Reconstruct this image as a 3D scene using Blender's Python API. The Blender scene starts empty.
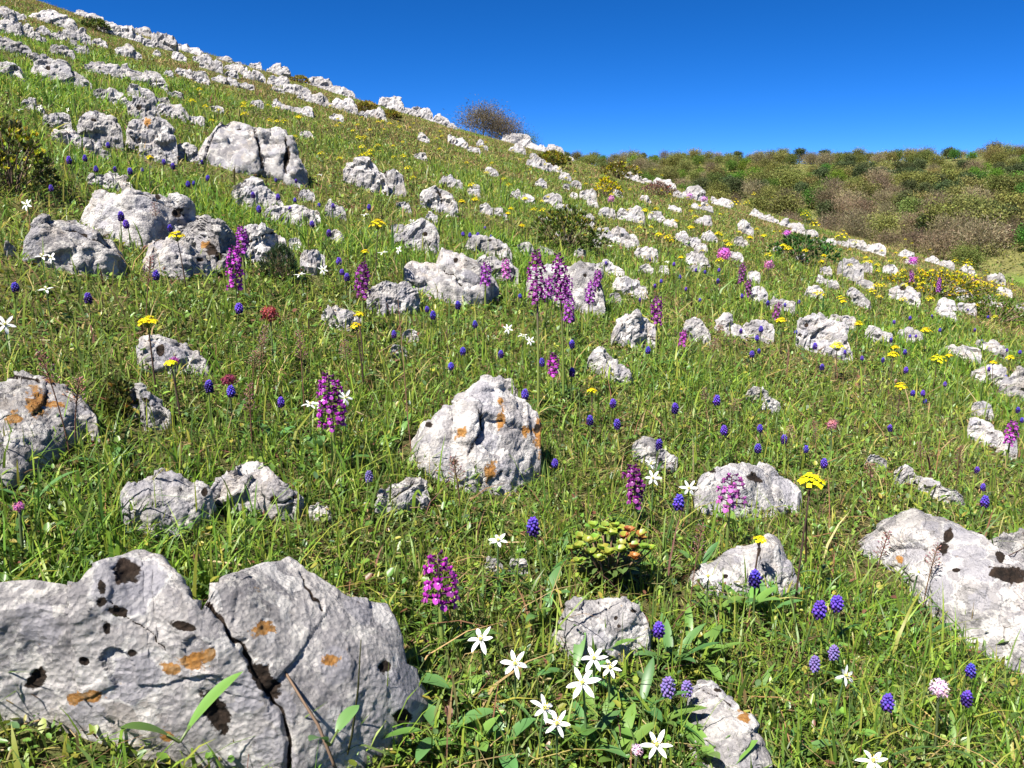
import bpy, math, random
import numpy as np
from mathutils import Vector, Matrix

random.seed(7)
RNG = np.random.default_rng(7)
SC = bpy.context.scene
COL = SC.collection
R = math.radians

# ------------------------------------------------------------------ camera model
F_PX, CX, CY = 804.0, 512.0, 384.0
PITCH = R(12.9)
CP, SP = math.cos(PITCH), math.sin(PITCH)

def ray(px, py):
    dx = (np.asarray(px, float) - CX) / F_PX
    dy = (CY - np.asarray(py, float)) / F_PX
    return np.stack(np.broadcast_arrays(dx, CP + dy * SP, -SP + dy * CP), -1)

def project(P):
    P = np.asarray(P, float)
    d = P[..., 1] * CP - P[..., 2] * SP
    u = P[..., 1] * SP + P[..., 2] * CP
    d = np.maximum(d, 1e-4)
    return CX + P[..., 0] / d * F_PX, CY - u / d * F_PX, d

# ------------------------------------------------------------------ noise
def _hash(i, j, k, seed):
    n = (i * 374761393 + j * 668265263 + k * 2147483647 + seed * 974634777) & 0xFFFFFFFF
    n = ((n ^ (n >> 13)) * 1274126177) & 0xFFFFFFFF
    n = ((n ^ (n >> 16)) * 2246822519) & 0xFFFFFFFF
    return ((n ^ (n >> 15)) & 0xFFFFFF) / float(0xFFFFFF)

def vnoise(x, y, z=0.0, seed=0):
    x, y, z = np.broadcast_arrays(np.asarray(x, float), np.asarray(y, float), np.asarray(z, float))
    i, j, k = np.floor(x).astype(np.int64), np.floor(y).astype(np.int64), np.floor(z).astype(np.int64)
    fx, fy, fz = x - i, y - j, z - k
    fx, fy, fz = [t * t * t * (t * (t * 6 - 15) + 10) for t in (fx, fy, fz)]
    r = 0.0
    for a in (0, 1):
        for b in (0, 1):
            for c in (0, 1):
                wgt = (fx if a else 1 - fx) * (fy if b else 1 - fy) * (fz if c else 1 - fz)
                r = r + wgt * _hash(i + a, j + b, k + c, seed)
    return r * 2 - 1

def fbm(x, y, z=0.0, oct=4, seed=0, gain=0.5):
    a, s, t = 1.0, 0.0, 0.0
    f = 1.0
    for o in range(oct):
        s = s + a * vnoise(x * f, y * f, np.asarray(z) * f, seed + o * 17)
        t += a
        a *= gain
        f *= 2.03
    return s / t

def ridged(x, y, z=0.0, oct=4, seed=0):
    a, s, t = 1.0, 0.0, 0.0
    f = 1.0
    for o in range(oct):
        s = s + a * (1 - 2 * np.abs(vnoise(x * f, y * f, np.asarray(z) * f, seed + o * 31)))
        t += a
        a *= 0.5
        f *= 2.1
    return s / t

def facets(x, y, z, seed=0):
    """flat chips: every cell is a tilted plane; also the distance to the nearest cell border"""
    x, y, z = [np.asarray(t, float) for t in (x, y, z)]
    i, j, k = [np.floor(t).astype(np.int64) for t in (x, y, z)]
    d1 = np.full(x.shape, 9.0); d2 = np.full(x.shape, 9.0); val = np.zeros(x.shape)
    for a in (-1, 0, 1):
        for b in (-1, 0, 1):
            for c in (-1, 0, 1):
                ii, jj, kk = i + a, j + b, k + c
                ex = x - ii - _hash(ii, jj, kk, seed); ey = y - jj - _hash(ii, jj, kk, seed + 5); ez = z - kk - _hash(ii, jj, kk, seed + 9)
                d = np.sqrt(ex * ex + ey * ey + ez * ez)
                v = (_hash(ii, jj, kk, seed + 13) - .5) + 1.5 * (ex * (_hash(ii, jj, kk, seed + 21) - .5) + ey * (_hash(ii, jj, kk, seed + 22) - .5) + ez * (_hash(ii, jj, kk, seed + 23) - .5))
                m = d < d1
                d2 = np.where(m, d1, np.minimum(d2, d))
                val = np.where(m, v, val)
                d1 = np.where(m, d, d1)
    return val, d2 - d1

def sstep(t):
    t = np.clip(t, 0, 1)
    return t * t * (3 - 2 * t)

# ------------------------------------------------------------------ terrain
H0, CURV = 0.60, 0.00096
_sky = np.array([(-60, -34), (0, -8), (60, 11), (100, 21), (150, 38), (200, 55), (250, 70), (300, 85), (350, 100), (400, 112), (450, 126),
                 (500, 140), (560, 158), (600, 167), (650, 178), (700, 195), (760, 213), (820, 235), (880, 250), (940, 262), (1000, 276), (1060, 295)], float)
_rv = ray(_sky[:, 0], _sky[:, 1])
_th = np.arctan2(_rv[:, 0], _rv[:, 1])
_el = _rv[:, 2] / np.hypot(_rv[:, 0], _rv[:, 1])
_pc = np.polyfit(_th, _el + 2 * math.sqrt(H0 * CURV), 3)
_TL, _TR = float(_th[0]), float(_th[-1])

def slope_m(th):
    c = np.clip(th, _TL, _TR)
    m = np.polyval(_pc, c)
    dL = np.polyval(np.polyder(_pc), _TL); dR = np.polyval(np.polyder(_pc), _TR)
    m = m + np.where(th < _TL, np.sin(th - _TL) * dL, 0) + np.where(th > _TR, np.sin(th - _TR) * dR, 0)
    return m

def G(x, y, bump=True):
    x = np.asarray(x, float); y = np.asarray(y, float)
    r = np.hypot(x, y)
    th = np.arctan2(x, y)
    near = -H0 + r * slope_m(th) - CURV * np.minimum(r, 260) ** 2 - np.maximum(r - 260, 0) * 0.4
    if bump:
        b = 0.022 * fbm(x * 2.2, y * 2.2, 0, 3, 3) + 0.06 * fbm(x * 0.5, y * 0.5, 0, 2, 9) * np.clip(r / 4, 0, 1)
        near = near + b
    lift = 0.9 * fbm(th * 9.0, 0 * r, 4.0, 2, 21)
    far = -17 + (30.5 + lift) * sstep((r - 118) / 205.0) - np.maximum(r - 360, 0) * 0.03
    far = far + (1.6 * fbm(x * 0.018, y * 0.018, 0, 3, 33) if bump else 0)
    k = 4.0
    far = np.where(r < 60, -1e3, far)
    d = near - far
    h = np.clip(0.5 + 0.5 * d / k, 0, 1)
    return far * (1 - h) + near * h + k * h * (1 - h) * (r > 60)

def cast(px, py, H=0.0, rmax=30.0):
    """the point on the pixel's ray that stands H above the near hillside"""
    v = ray(px, py).reshape(3)
    hr = math.hypot(v[0], v[1])
    rr = np.geomspace(0.25, rmax, 160)
    P = v[None] * (rr / hr)[:, None]
    g = P[:, 2] - G(P[:, 0], P[:, 1]) - H
    i = np.nonzero(g < 0)[0]
    if len(i) == 0:      # the ray passes over the crest: the place where it comes nearest to the ground
        return P[60 + int(np.argmin(g[60:] / rr[60:]))]
    i = max(int(i[0]), 1)
    lo, hi = rr[i - 1], rr[i]
    for _ in range(2):
        q = np.linspace(lo, hi, 14)
        Q = v[None] * (q / hr)[:, None]
        gg = Q[:, 2] - G(Q[:, 0], Q[:, 1]) - H
        j = np.nonzero(gg < 0)[0]
        j = max(int(j[0]), 1) if len(j) else 13
        lo, hi = q[j - 1], q[j]
    return v * (0.5 * (lo + hi) / hr)

# ------------------------------------------------------------------ mesh helpers
def raw_mesh(name, V, tris=None, quads=None, col=None, attrs=None, smooth=True):
    me = bpy.data.meshes.new(name)
    V = np.ascontiguousarray(V, np.float32)
    nt = 0 if tris is None else len(tris)
    nq = 0 if quads is None else len(quads)
    me.vertices.add(len(V)); me.vertices.foreach_set('co', V.ravel())
    loops = []
    if nt: loops.append(np.asarray(tris, np.int32).ravel())
    if nq: loops.append(np.asarray(quads, np.int32).ravel())
    loops = np.concatenate(loops)
    me.loops.add(len(loops)); me.loops.foreach_set('vertex_index', loops)
    me.polygons.add(nt + nq)
    st = np.concatenate([np.arange(nt) * 3, nt * 3 + np.arange(nq) * 4]).astype(np.int32)
    me.polygons.foreach_set('loop_start', st)
    me.polygons.foreach_set('use_smooth', np.full(nt + nq, bool(smooth)))
    me.update(calc_edges=True)
    if col is not None:
        a = me.attributes.new('col', 'FLOAT_COLOR', 'POINT')
        c = np.ones((len(V), 4), np.float32); c[:, :3] = col
        a.data.foreach_set('color', c.ravel())
    for k, v in (attrs or {}).items():
        a = me.attributes.new(k, 'FLOAT', 'POINT')
        a.data.foreach_set('value', np.ascontiguousarray(v, np.float32))
    return me

class MB:
    def __init__(s): s.v = []; s.f = []; s.c = []
    def add(s, V, Fs, c):
        o = len(s.v)
        s.v.extend([tuple(p) for p in V])
        s.f.extend([tuple(i + o for i in f) for f in Fs])
        if len(c) == 3 and not hasattr(c[0], '__len__'): s.c.extend([tuple(c)] * len(V))
        else: s.c.extend([tuple(q) for q in c])
    def mesh(s, name, smooth=True):
        me = bpy.data.meshes.new(name)
        me.from_pydata(s.v, [], s.f); me.update()
        a = me.attributes.new('col', 'FLOAT_COLOR', 'POINT')
        c = np.ones((len(s.v), 4), np.float32); c[:, :3] = np.array(s.c, np.float32)
        a.data.foreach_set('color', c.ravel())
        me.polygons.foreach_set('use_smooth', np.full(len(me.polygons), bool(smooth)))
        return me
    def tube(s, pts, rad, c, n=5):
        V, Fs = [], []
        for i, p in enumerate(pts):
            p = Vector(p)
            d = (Vector(pts[min(i + 1, len(pts) - 1)]) - Vector(pts[max(i - 1, 0)]))
            d = d.normalized() if d.length > 1e-9 else Vector((0, 0, 1))
            a = d.cross(Vector((1, 0.13, 0))); a = a.normalized() if a.length > 1e-6 else d.cross(Vector((0, 1, 0))).normalized()
            b = d.cross(a)
            r = rad[i] if hasattr(rad, '__len__') else rad
            for k in range(n):
                an = 2 * math.pi * k / n
                V.append(p + (a * math.cos(an) + b * math.sin(an)) * r)
        for i in range(len(pts) - 1):
            for k in range(n):
                k2 = (k + 1) % n
                Fs.append((i * n + k, i * n + k2, (i + 1) * n + k2, (i + 1) * n + k))
        Fs.append(tuple(range((len(pts) - 1) * n, len(pts) * n)))
        s.add(V, Fs, c)
    def ball(s, c0, rad, col, n=6, m=4, axis=None):
        rx, ry, rz = rad if hasattr(rad, '__len__') else (rad,) * 3
        q = Vector((0, 0, 1)).rotation_difference(Vector(axis)) if axis is not None else None
        V, Fs = [], []
        def P(x, y, z):
            w = Vector((x * rx, y * ry, z * rz))
            if q: w = q @ w
            return Vector(c0) + w
        V.append(P(0, 0, -1))
        for i in range(1, m):
            ph = -math.pi / 2 + math.pi * i / m
            for k in range(n):
                a = 2 * math.pi * k / n
                V.append(P(math.cos(ph) * math.cos(a), math.cos(ph) * math.sin(a), math.sin(ph)))
        V.append(P(0, 0, 1))
        for k in range(n): Fs.append((0, 1 + (k + 1) % n, 1 + k))
        for i in range(m - 2):
            for k in range(n):
                a = 1 + i * n + k; b = 1 + i * n + (k + 1) % n
                Fs.append((a, b, b + n, a + n))
        t = len(V) - 1
        for k in range(n): Fs.append((t, t - n + k, t - n + (k + 1) % n))
        s.add(V, Fs, col)
    def blade(s, base, d, up, L, W, col, fold=0.25, curl=0.4, n=6, widest=0.5, tipc=None):
        """a leaf or petal: starts at base, runs along d, bends down away from up; folded along its midrib"""
        d = Vector(d).normalized(); up = Vector(up)
        side = d.cross(up).normalized(); up = side.cross(d).normalized()
        p = Vector(base)
        V, Fs, C = [], [], []
        ang = 0.0
        for i in range(n + 1):
            t = i / n
            if t < widest: w = math.sin(0.5 * math.pi * (0.18 + 0.82 * t / widest))
            else: w = math.cos(0.5 * math.pi * ((t - widest) / (1 - widest)) ** 1.5)
            w = max(w, 0.02) * W * 0.5
            dd = d * math.cos(ang) - up * math.sin(ang)
            uu = up * math.cos(ang) + d * math.sin(ang)
            if i: p = p + dd * (L / n)
            ang += curl / n
            cc = col if tipc is None else [a * (1 - t) + b * t for a, b in zip(col, tipc)]
            V += [p - side * w + uu * w * fold, p, p + side * w + uu * w * fold]
            C += [cc, [q * 0.9 for q in cc], cc]
        for i in range(n):
            a = i * 3
            Fs += [(a, a + 1, a + 4, a + 3), (a + 1, a + 2, a + 5, a + 4)]
        s.add(V, Fs, C)

def link(name, me, mat=None, parent=None, loc=None):
    o = bpy.data.objects.new(name, me)
    COL.objects.link(o)
    if mat is not None and me is not None and not me.materials: me.materials.append(mat)
    if parent is not None: o.parent = parent
    if loc is not None: o.location = loc
    return o

def tag(o, label, cat, group=None):
    o['label'] = label; o['category'] = cat
    if group: o['group'] = group

# ------------------------------------------------------------------ materials
def new_mat(name):
    m = bpy.data.materials.new(name); m.use_nodes = True
    nt = m.node_tree; nt.nodes.clear()
    return m, nt, nt.nodes, nt.links

def nd(N, t, **kw):
    n = N.new(t)
    for k, v in kw.items():
        if k in n.inputs: n.inputs[k].default_value = v
        else: setattr(n, k, v)
    return n

def ramp(N, stops, interp='LINEAR'):
    n = N.new('ShaderNodeValToRGB'); cr = n.color_ramp; cr.interpolation = interp
    while len(cr.elements) < len(stops): cr.elements.new(0.5)
    for e, (p, c) in zip(cr.elements, stops):
        e.position = p
        e.color = (c, c, c, 1) if not hasattr(c, '__len__') else (*c, 1)
    return n

def mix(N, L, fac, a, b, mode='MIX'):
    n = N.new('ShaderNodeMix'); n.data_type = 'RGBA'; n.blend_type = mode
    for s, v in ((0, fac), (6, a), (7, b)):
        if hasattr(v, 'links') or hasattr(v, 'is_linked'): L.new(v, n.inputs[s])
        elif s == 0: n.inputs[0].default_value = v
        else: n.inputs[s].default_value = (*v, 1)
    return n.outputs[2]

def leaf_mat(name, trans=0.35, rough=0.45, spec=0.35, vary=0.12, gain=1.0):
    """takes its colour from the mesh's own colour attribute; light passes through thin leaves"""
    m, nt, N, L = new_mat(name)
    at = nd(N, 'ShaderNodeAttribute', attribute_name='col')
    oi = N.new('ShaderNodeObjectInfo')
    hs = nd(N, 'ShaderNodeHueSaturation')
    mr = nd(N, 'ShaderNodeMapRange'); mr.inputs[3].default_value = (1 - vary) * gain; mr.inputs[4].default_value = (1 + vary) * gain
    L.new(oi.outputs['Random'], mr.inputs[0]); L.new(mr.outputs[0], hs.inputs['Value'])
    mh = nd(N, 'ShaderNodeMapRange'); mh.inputs[3].default_value = 0.5 - vary * 0.12; mh.inputs[4].default_value = 0.5 + vary * 0.12
    ml = nd(N, 'ShaderNodeMath', operation='FRACT'); mm = nd(N, 'ShaderNodeMath', operation='MULTIPLY'); mm.inputs[1].default_value = 7.31
    L.new(oi.outputs['Random'], mm.inputs[0]); L.new(mm.outputs[0], ml.inputs[0]); L.new(ml.outputs[0], mh.inputs[0]); L.new(mh.outputs[0], hs.inputs['Hue'])
    L.new(at.outputs['Color'], hs.inputs['Color'])
    pb = nd(N, 'ShaderNodeBsdfPrincipled'); pb.inputs['Roughness'].default_value = rough; pb.inputs['Specular IOR Level'].default_value = spec
    L.new(hs.outputs[0], pb.inputs['Base Color'])
    out = N.new('ShaderNodeOutputMaterial')
    if trans > 0:
        tr = N.new('ShaderNodeBsdfTranslucent'); L.new(hs.outputs[0], tr.inputs['Color'])
        mx = N.new('ShaderNodeMixShader'); mx.inputs[0].default_value = trans
        L.new(pb.outputs[0], mx.inputs[1]); L.new(tr.outputs[0], mx.inputs[2]); L.new(mx.outputs[0], out.inputs[0])
    else: L.new(pb.outputs[0], out.inputs[0])
    return m

def rock_mat():
    m, nt, N, L = new_mat('weathered_limestone')
    tc = N.new('ShaderNodeTexCoord'); oi = N.new('ShaderNodeObjectInfo')
    va = nd(N, 'ShaderNodeVectorMath', operation='SCALE'); va.inputs[0].default_value = (37, 91, 53); L.new(oi.outputs['Random'], va.inputs['Scale'])
    ad = nd(N, 'ShaderNodeVectorMath', operation='ADD'); L.new(tc.outputs['Object'], ad.inputs[0]); L.new(va.outputs[0], ad.inputs[1])
    co = ad.outputs[0]
    def noise(scale, detail=6, rough=0.6, dist=0.0):
        n = nd(N, 'ShaderNodeTexNoise'); n.inputs['Scale'].default_value = scale; n.inputs['Detail'].default_value = detail
        n.inputs['Roughness'].default_value = rough; n.inputs['Distortion'].default_value = dist
        L.new(co, n.inputs['Vector']); return n
    big = noise(22, 10, 0.70, 0.6)
    r0 = ramp(N, [(0.31, (0.125, 0.118, 0.118)), (0.42, (0.235, 0.223, 0.222)), (0.52, (0.345, 0.326, 0.318)), (0.66, (0.44, 0.418, 0.400))])
    L.new(big.outputs['Fac'], r0.inputs[0]); c = r0.outputs[0]
    # warm cream and pinkish weathering
    wn = noise(7, 5, 0.6, 0.8); wr = ramp(N, [(0.52, 0.0), (0.68, 0.55)]); L.new(wn.outputs['Fac'], wr.inputs[0])
    c = mix(N, L, wr.outputs[0], c, (0.40, 0.335, 0.27))
    gn = noise(16, 10, 0.70, 1.1); gr = ramp(N, [(0.50, 0.0), (0.525, 0.72)]); L.new(gn.outputs['Fac'], gr.inputs[0])
    c = mix(N, L, gr.outputs[0], c, (0.215, 0.204, 0.212))
    gn2 = noise(33, 9, 0.7, 0.5); gr2 = ramp(N, [(0.54, 0.0), (0.575, 0.7)]); L.new(gn2.outputs['Fac'], gr2.inputs[0])
    c = mix(N, L, gr2.outputs[0], c, (0.52, 0.495, 0.46))
    # round grey lichen patches
    wv = nd(N, 'ShaderNodeTexNoise'); wv.inputs['Scale'].default_value = 60; wv.inputs['Detail'].default_value = 3; L.new(co, wv.inputs['Vector'])
    ws = nd(N, 'ShaderNodeVectorMath', operation='SCALE'); ws.inputs['Scale'].default_value = 0.016; L.new(wv.outputs['Color'], ws.inputs[0])
    wa = nd(N, 'ShaderNodeVectorMath', operation='ADD'); L.new(co, wa.inputs[0]); L.new(ws.outputs[0], wa.inputs[1])
    vo = nd(N, 'ShaderNodeTexVoronoi'); vo.inputs['Scale'].default_value = 28; L.new(wa.outputs[0], vo.inputs['Vector'])
    vr = ramp(N, [(0.43, 1.0), (0.50, 0.0)]); L.new(vo.outputs['Distance'], vr.inputs[0])
    sc = nd(N, 'ShaderNodeSeparateColor'); L.new(vo.outputs['Color'], sc.inputs[0])
    pick = ramp(N, [(0.55, 0.0), (0.60, 0.75)]); L.new(sc.outputs[0], pick.inputs[0])
    pm = nd(N, 'ShaderNodeMath', operation='MULTIPLY'); L.new(vr.outputs[0], pm.inputs[0]); L.new(pick.outputs[0], pm.inputs[1])
    c = mix(N, L, pm.outputs[0], c, (0.27, 0.26, 0.28))
    pick2 = ramp(N, [(0.74, 0.0), (0.78, 0.8)]); L.new(sc.outputs[1], pick2.inputs[0])
    pm2 = nd(N, 'ShaderNodeMath', operation='MULTIPLY'); L.new(vr.outputs[0], pm2.inputs[0]); L.new(pick2.outputs[0], pm2.inputs[1])
    c = mix(N, L, pm2.outputs[0], c, (0.50, 0.48, 0.46))
    # older, wider rosettes with a pale rim
    wv2 = nd(N, 'ShaderNodeVectorMath', operation='SCALE'); wv2.inputs['Scale'].default_value = 0.035; L.new(wv.outputs['Color'], wv2.inputs[0])
    wa2 = nd(N, 'ShaderNodeVectorMath', operation='ADD'); L.new(co, wa2.inputs[0]); L.new(wv2.outputs[0], wa2.inputs[1])
    vo2 = nd(N, 'ShaderNodeTexVoronoi'); vo2.inputs['Scale'].default_value = 15; L.new(wa2.outputs[0], vo2.inputs['Vector'])
    sc2 = nd(N, 'ShaderNodeSeparateColor'); L.new(vo2.outputs['Color'], sc2.inputs[0])
    pk2 = ramp(N, [(0.50, 0.0), (0.52, 0.75)]); L.new(sc2.outputs[0], pk2.inputs[0])
    for stops, colr in (([(0.40, 1.0), (0.44, 0.0)], (0.27, 0.262, 0.285)), ([(0.39, 0.0), (0.43, 1.0), (0.49, 0.0)], (0.50, 0.485, 0.465))):
        rr_ = ramp(N, stops); L.new(vo2.outputs['Distance'], rr_.inputs[0])
        mm_ = nd(N, 'ShaderNodeMath', operation='MULTIPLY'); L.new(rr_.outputs[0], mm_.inputs[0]); L.new(pk2.outputs[0], mm_.inputs[1])
        c = mix(N, L, mm_.outputs[0], c, colr)
    # broad weathering that still shows on distant stones
    bn = noise(3.2, 7, 0.68, 0.5); br_ = ramp(N, [(0.34, 0.62), (0.48, 1.0), (0.66, 1.14)]); L.new(bn.outputs['Fac'], br_.inputs[0])
    c = mix(N, L, 1.0, c, br_.outputs[0], 'MULTIPLY')
    # dark specks and stains
    sn = noise(85, 5, 0.7); sr = ramp(N, [(0.29, 0.85), (0.40, 0.0)]); L.new(sn.outputs['Fac'], sr.inputs[0])
    sg = noise(10, 3, 0.5); sgr = ramp(N, [(0.42, 0.15), (0.60, 1.0)]); L.new(sg.outputs['Fac'], sgr.inputs[0])
    sm = nd(N, 'ShaderNodeMath', operation='MULTIPLY'); L.new(sr.outputs[0], sm.inputs[0]); L.new(sgr.outputs[0], sm.inputs[1])
    c = mix(N, L, sm.outputs[0], c, (0.10, 0.085, 0.08))
    # orange lichen, dark moss and the painted-in darkness of hollows and cracks
    la = nd(N, 'ShaderNodeAttribute', attribute_name='lich'); ln = noise(70, 6, 0.7)
    lad0 = nd(N, 'ShaderNodeMath', operation='MULTIPLY_ADD'); lad0.inputs[1].default_value = 2.2; lad0.inputs[2].default_value = -0.6; L.new(ln.outputs['Fac'], lad0.inputs[0])
    lad = nd(N, 'ShaderNodeMath', operation='ADD'); L.new(la.outputs['Fac'], lad.inputs[0]); L.new(lad0.outputs[0], lad.inputs[1])
    lr = ramp(N, [(0.86, 0.0), (1.10, 0.95)]); L.new(lad.outputs[0], lr.inputs[0])
    oc = ramp(N, [(0.35, (0.16, 0.060, 0.010)), (0.52, (0.30, 0.135, 0.022)), (0.72, (0.33, 0.22, 0.11))]); L.new(ln.outputs['Fac'], oc.inputs[0])
    c = mix(N, L, lr.outputs[0], c, oc.outputs[0])
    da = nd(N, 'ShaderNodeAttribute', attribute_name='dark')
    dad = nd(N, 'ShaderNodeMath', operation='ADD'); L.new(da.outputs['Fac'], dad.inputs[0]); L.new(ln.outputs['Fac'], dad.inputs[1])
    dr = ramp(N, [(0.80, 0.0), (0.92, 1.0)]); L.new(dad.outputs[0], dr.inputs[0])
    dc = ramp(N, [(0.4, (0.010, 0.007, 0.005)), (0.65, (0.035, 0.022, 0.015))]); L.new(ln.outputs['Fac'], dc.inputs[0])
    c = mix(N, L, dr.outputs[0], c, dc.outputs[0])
    # every stone a little lighter or darker
    hv = nd(N, 'ShaderNodeHueSaturation'); mr = nd(N, 'ShaderNodeMapRange'); mr.inputs[3].default_value = 0.82; mr.inputs[4].default_value = 1.14
    L.new(oi.outputs['Random'], mr.inputs[0]); L.new(mr.outputs[0], hv.inputs['Value']); L.new(c, hv.inputs['Color'])
    pb = nd(N, 'ShaderNodeBsdfPrincipled'); pb.inputs['Roughness'].default_value = 0.88; pb.inputs['Specular IOR Level'].default_value = 0.2
    L.new(hv.outputs[0], pb.inputs['Base Color'])
    b1 = noise(38, 12, 0.78, 0.4)
    bp = nd(N, 'ShaderNodeBump'); bp.inputs['Strength'].default_value = 0.65; bp.inputs['Distance'].default_value = 0.016; L.new(b1.outputs['Fac'], bp.inputs['Height'])
    b2 = nd(N, 'ShaderNodeBump'); b2.inputs['Strength'].default_value = 0.8; b2.inputs['Distance'].default_value = 0.0022
    vb = nd(N, 'ShaderNodeTexVoronoi'); vb.inputs['Scale'].default_value = 210; L.new(co, vb.inputs['Vector'])
    L.new(vb.outputs['Distance'], b2.inputs['Height']); L.new(bp.outputs[0], b2.inputs['Normal'])
    L.new(b2.outputs[0], pb.inputs['Normal'])
    out = N.new('ShaderNodeOutputMaterial'); L.new(pb.outputs[0], out.inputs[0])
    return m

def soil_mat():
    m, nt, N, L = new_mat('turf_and_soil')
    ge = N.new('ShaderNodeNewGeometry')
    at = nd(N, 'ShaderNodeAttribute', attribute_name='col')
    def noise(s, d):
        n = nd(N, 'ShaderNodeTexNoise'); n.inputs['Scale'].default_value = s; n.inputs['Detail'].default_value = d; n.inputs['Roughness'].default_value = 0.65
        L.new(ge.outputs['Position'], n.inputs['Vector']); return n
    n1 = noise(40, 8); r1 = ramp(N, [(0.3, 0.45), (0.7, 1.5)]); L.new(n1.outputs['Fac'], r1.inputs[0])
    c = mix(N, L, 1.0, at.outputs['Color'], r1.outputs[0], 'MULTIPLY')
    n2 = noise(0.35, 6); r2 = ramp(N, [(0.35, 0.75), (0.65, 1.2)]); L.new(n2.outputs['Fac'], r2.inputs[0])
    c = mix(N, L, 1.0, c, r2.outputs[0], 'MULTIPLY')
    pb = nd(N, 'ShaderNodeBsdfPrincipled'); pb.inputs['Roughness'].default_value = 0.95; pb.inputs['Specular IOR Level'].default_value = 0.1
    L.new(c, pb.inputs['Base Color'])
    bp = nd(N, 'ShaderNodeBump'); bp.inputs['Strength'].default_value = 0.9; bp.inputs['Distance'].default_value = 0.02; L.new(n1.outputs['Fac'], bp.inputs['Height']); L.new(bp.outputs[0], pb.inputs['Normal'])
    out = N.new('ShaderNodeOutputMaterial'); L.new(pb.outputs[0], out.inputs[0])
    return m

M_ROCK = rock_mat()
M_SOIL = soil_mat()
M_GRASS = leaf_mat('grass_blades', 0.48, 0.42, 0.30)
M_STRAW = leaf_mat('dry_straw', 0.25, 0.7, 0.15)
M_LEAF = leaf_mat('broad_leaf', 0.25, 0.40, 0.40)
M_STEM = leaf_mat('plant_stem', 0.12, 0.5, 0.3)
M_PETAL = leaf_mat('petals', 0.30, 0.55, 0.2, 0.10)
M_WHITE = leaf_mat('white_petals', 0.22, 0.6, 0.15, 0.03)
M_TREE = leaf_mat('tree_foliage', 0.28, 0.7, 0.10, 0.25, 1.35)
M_BARK = leaf_mat('bark', 0.0, 0.9, 0.1, 0.2)
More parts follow.
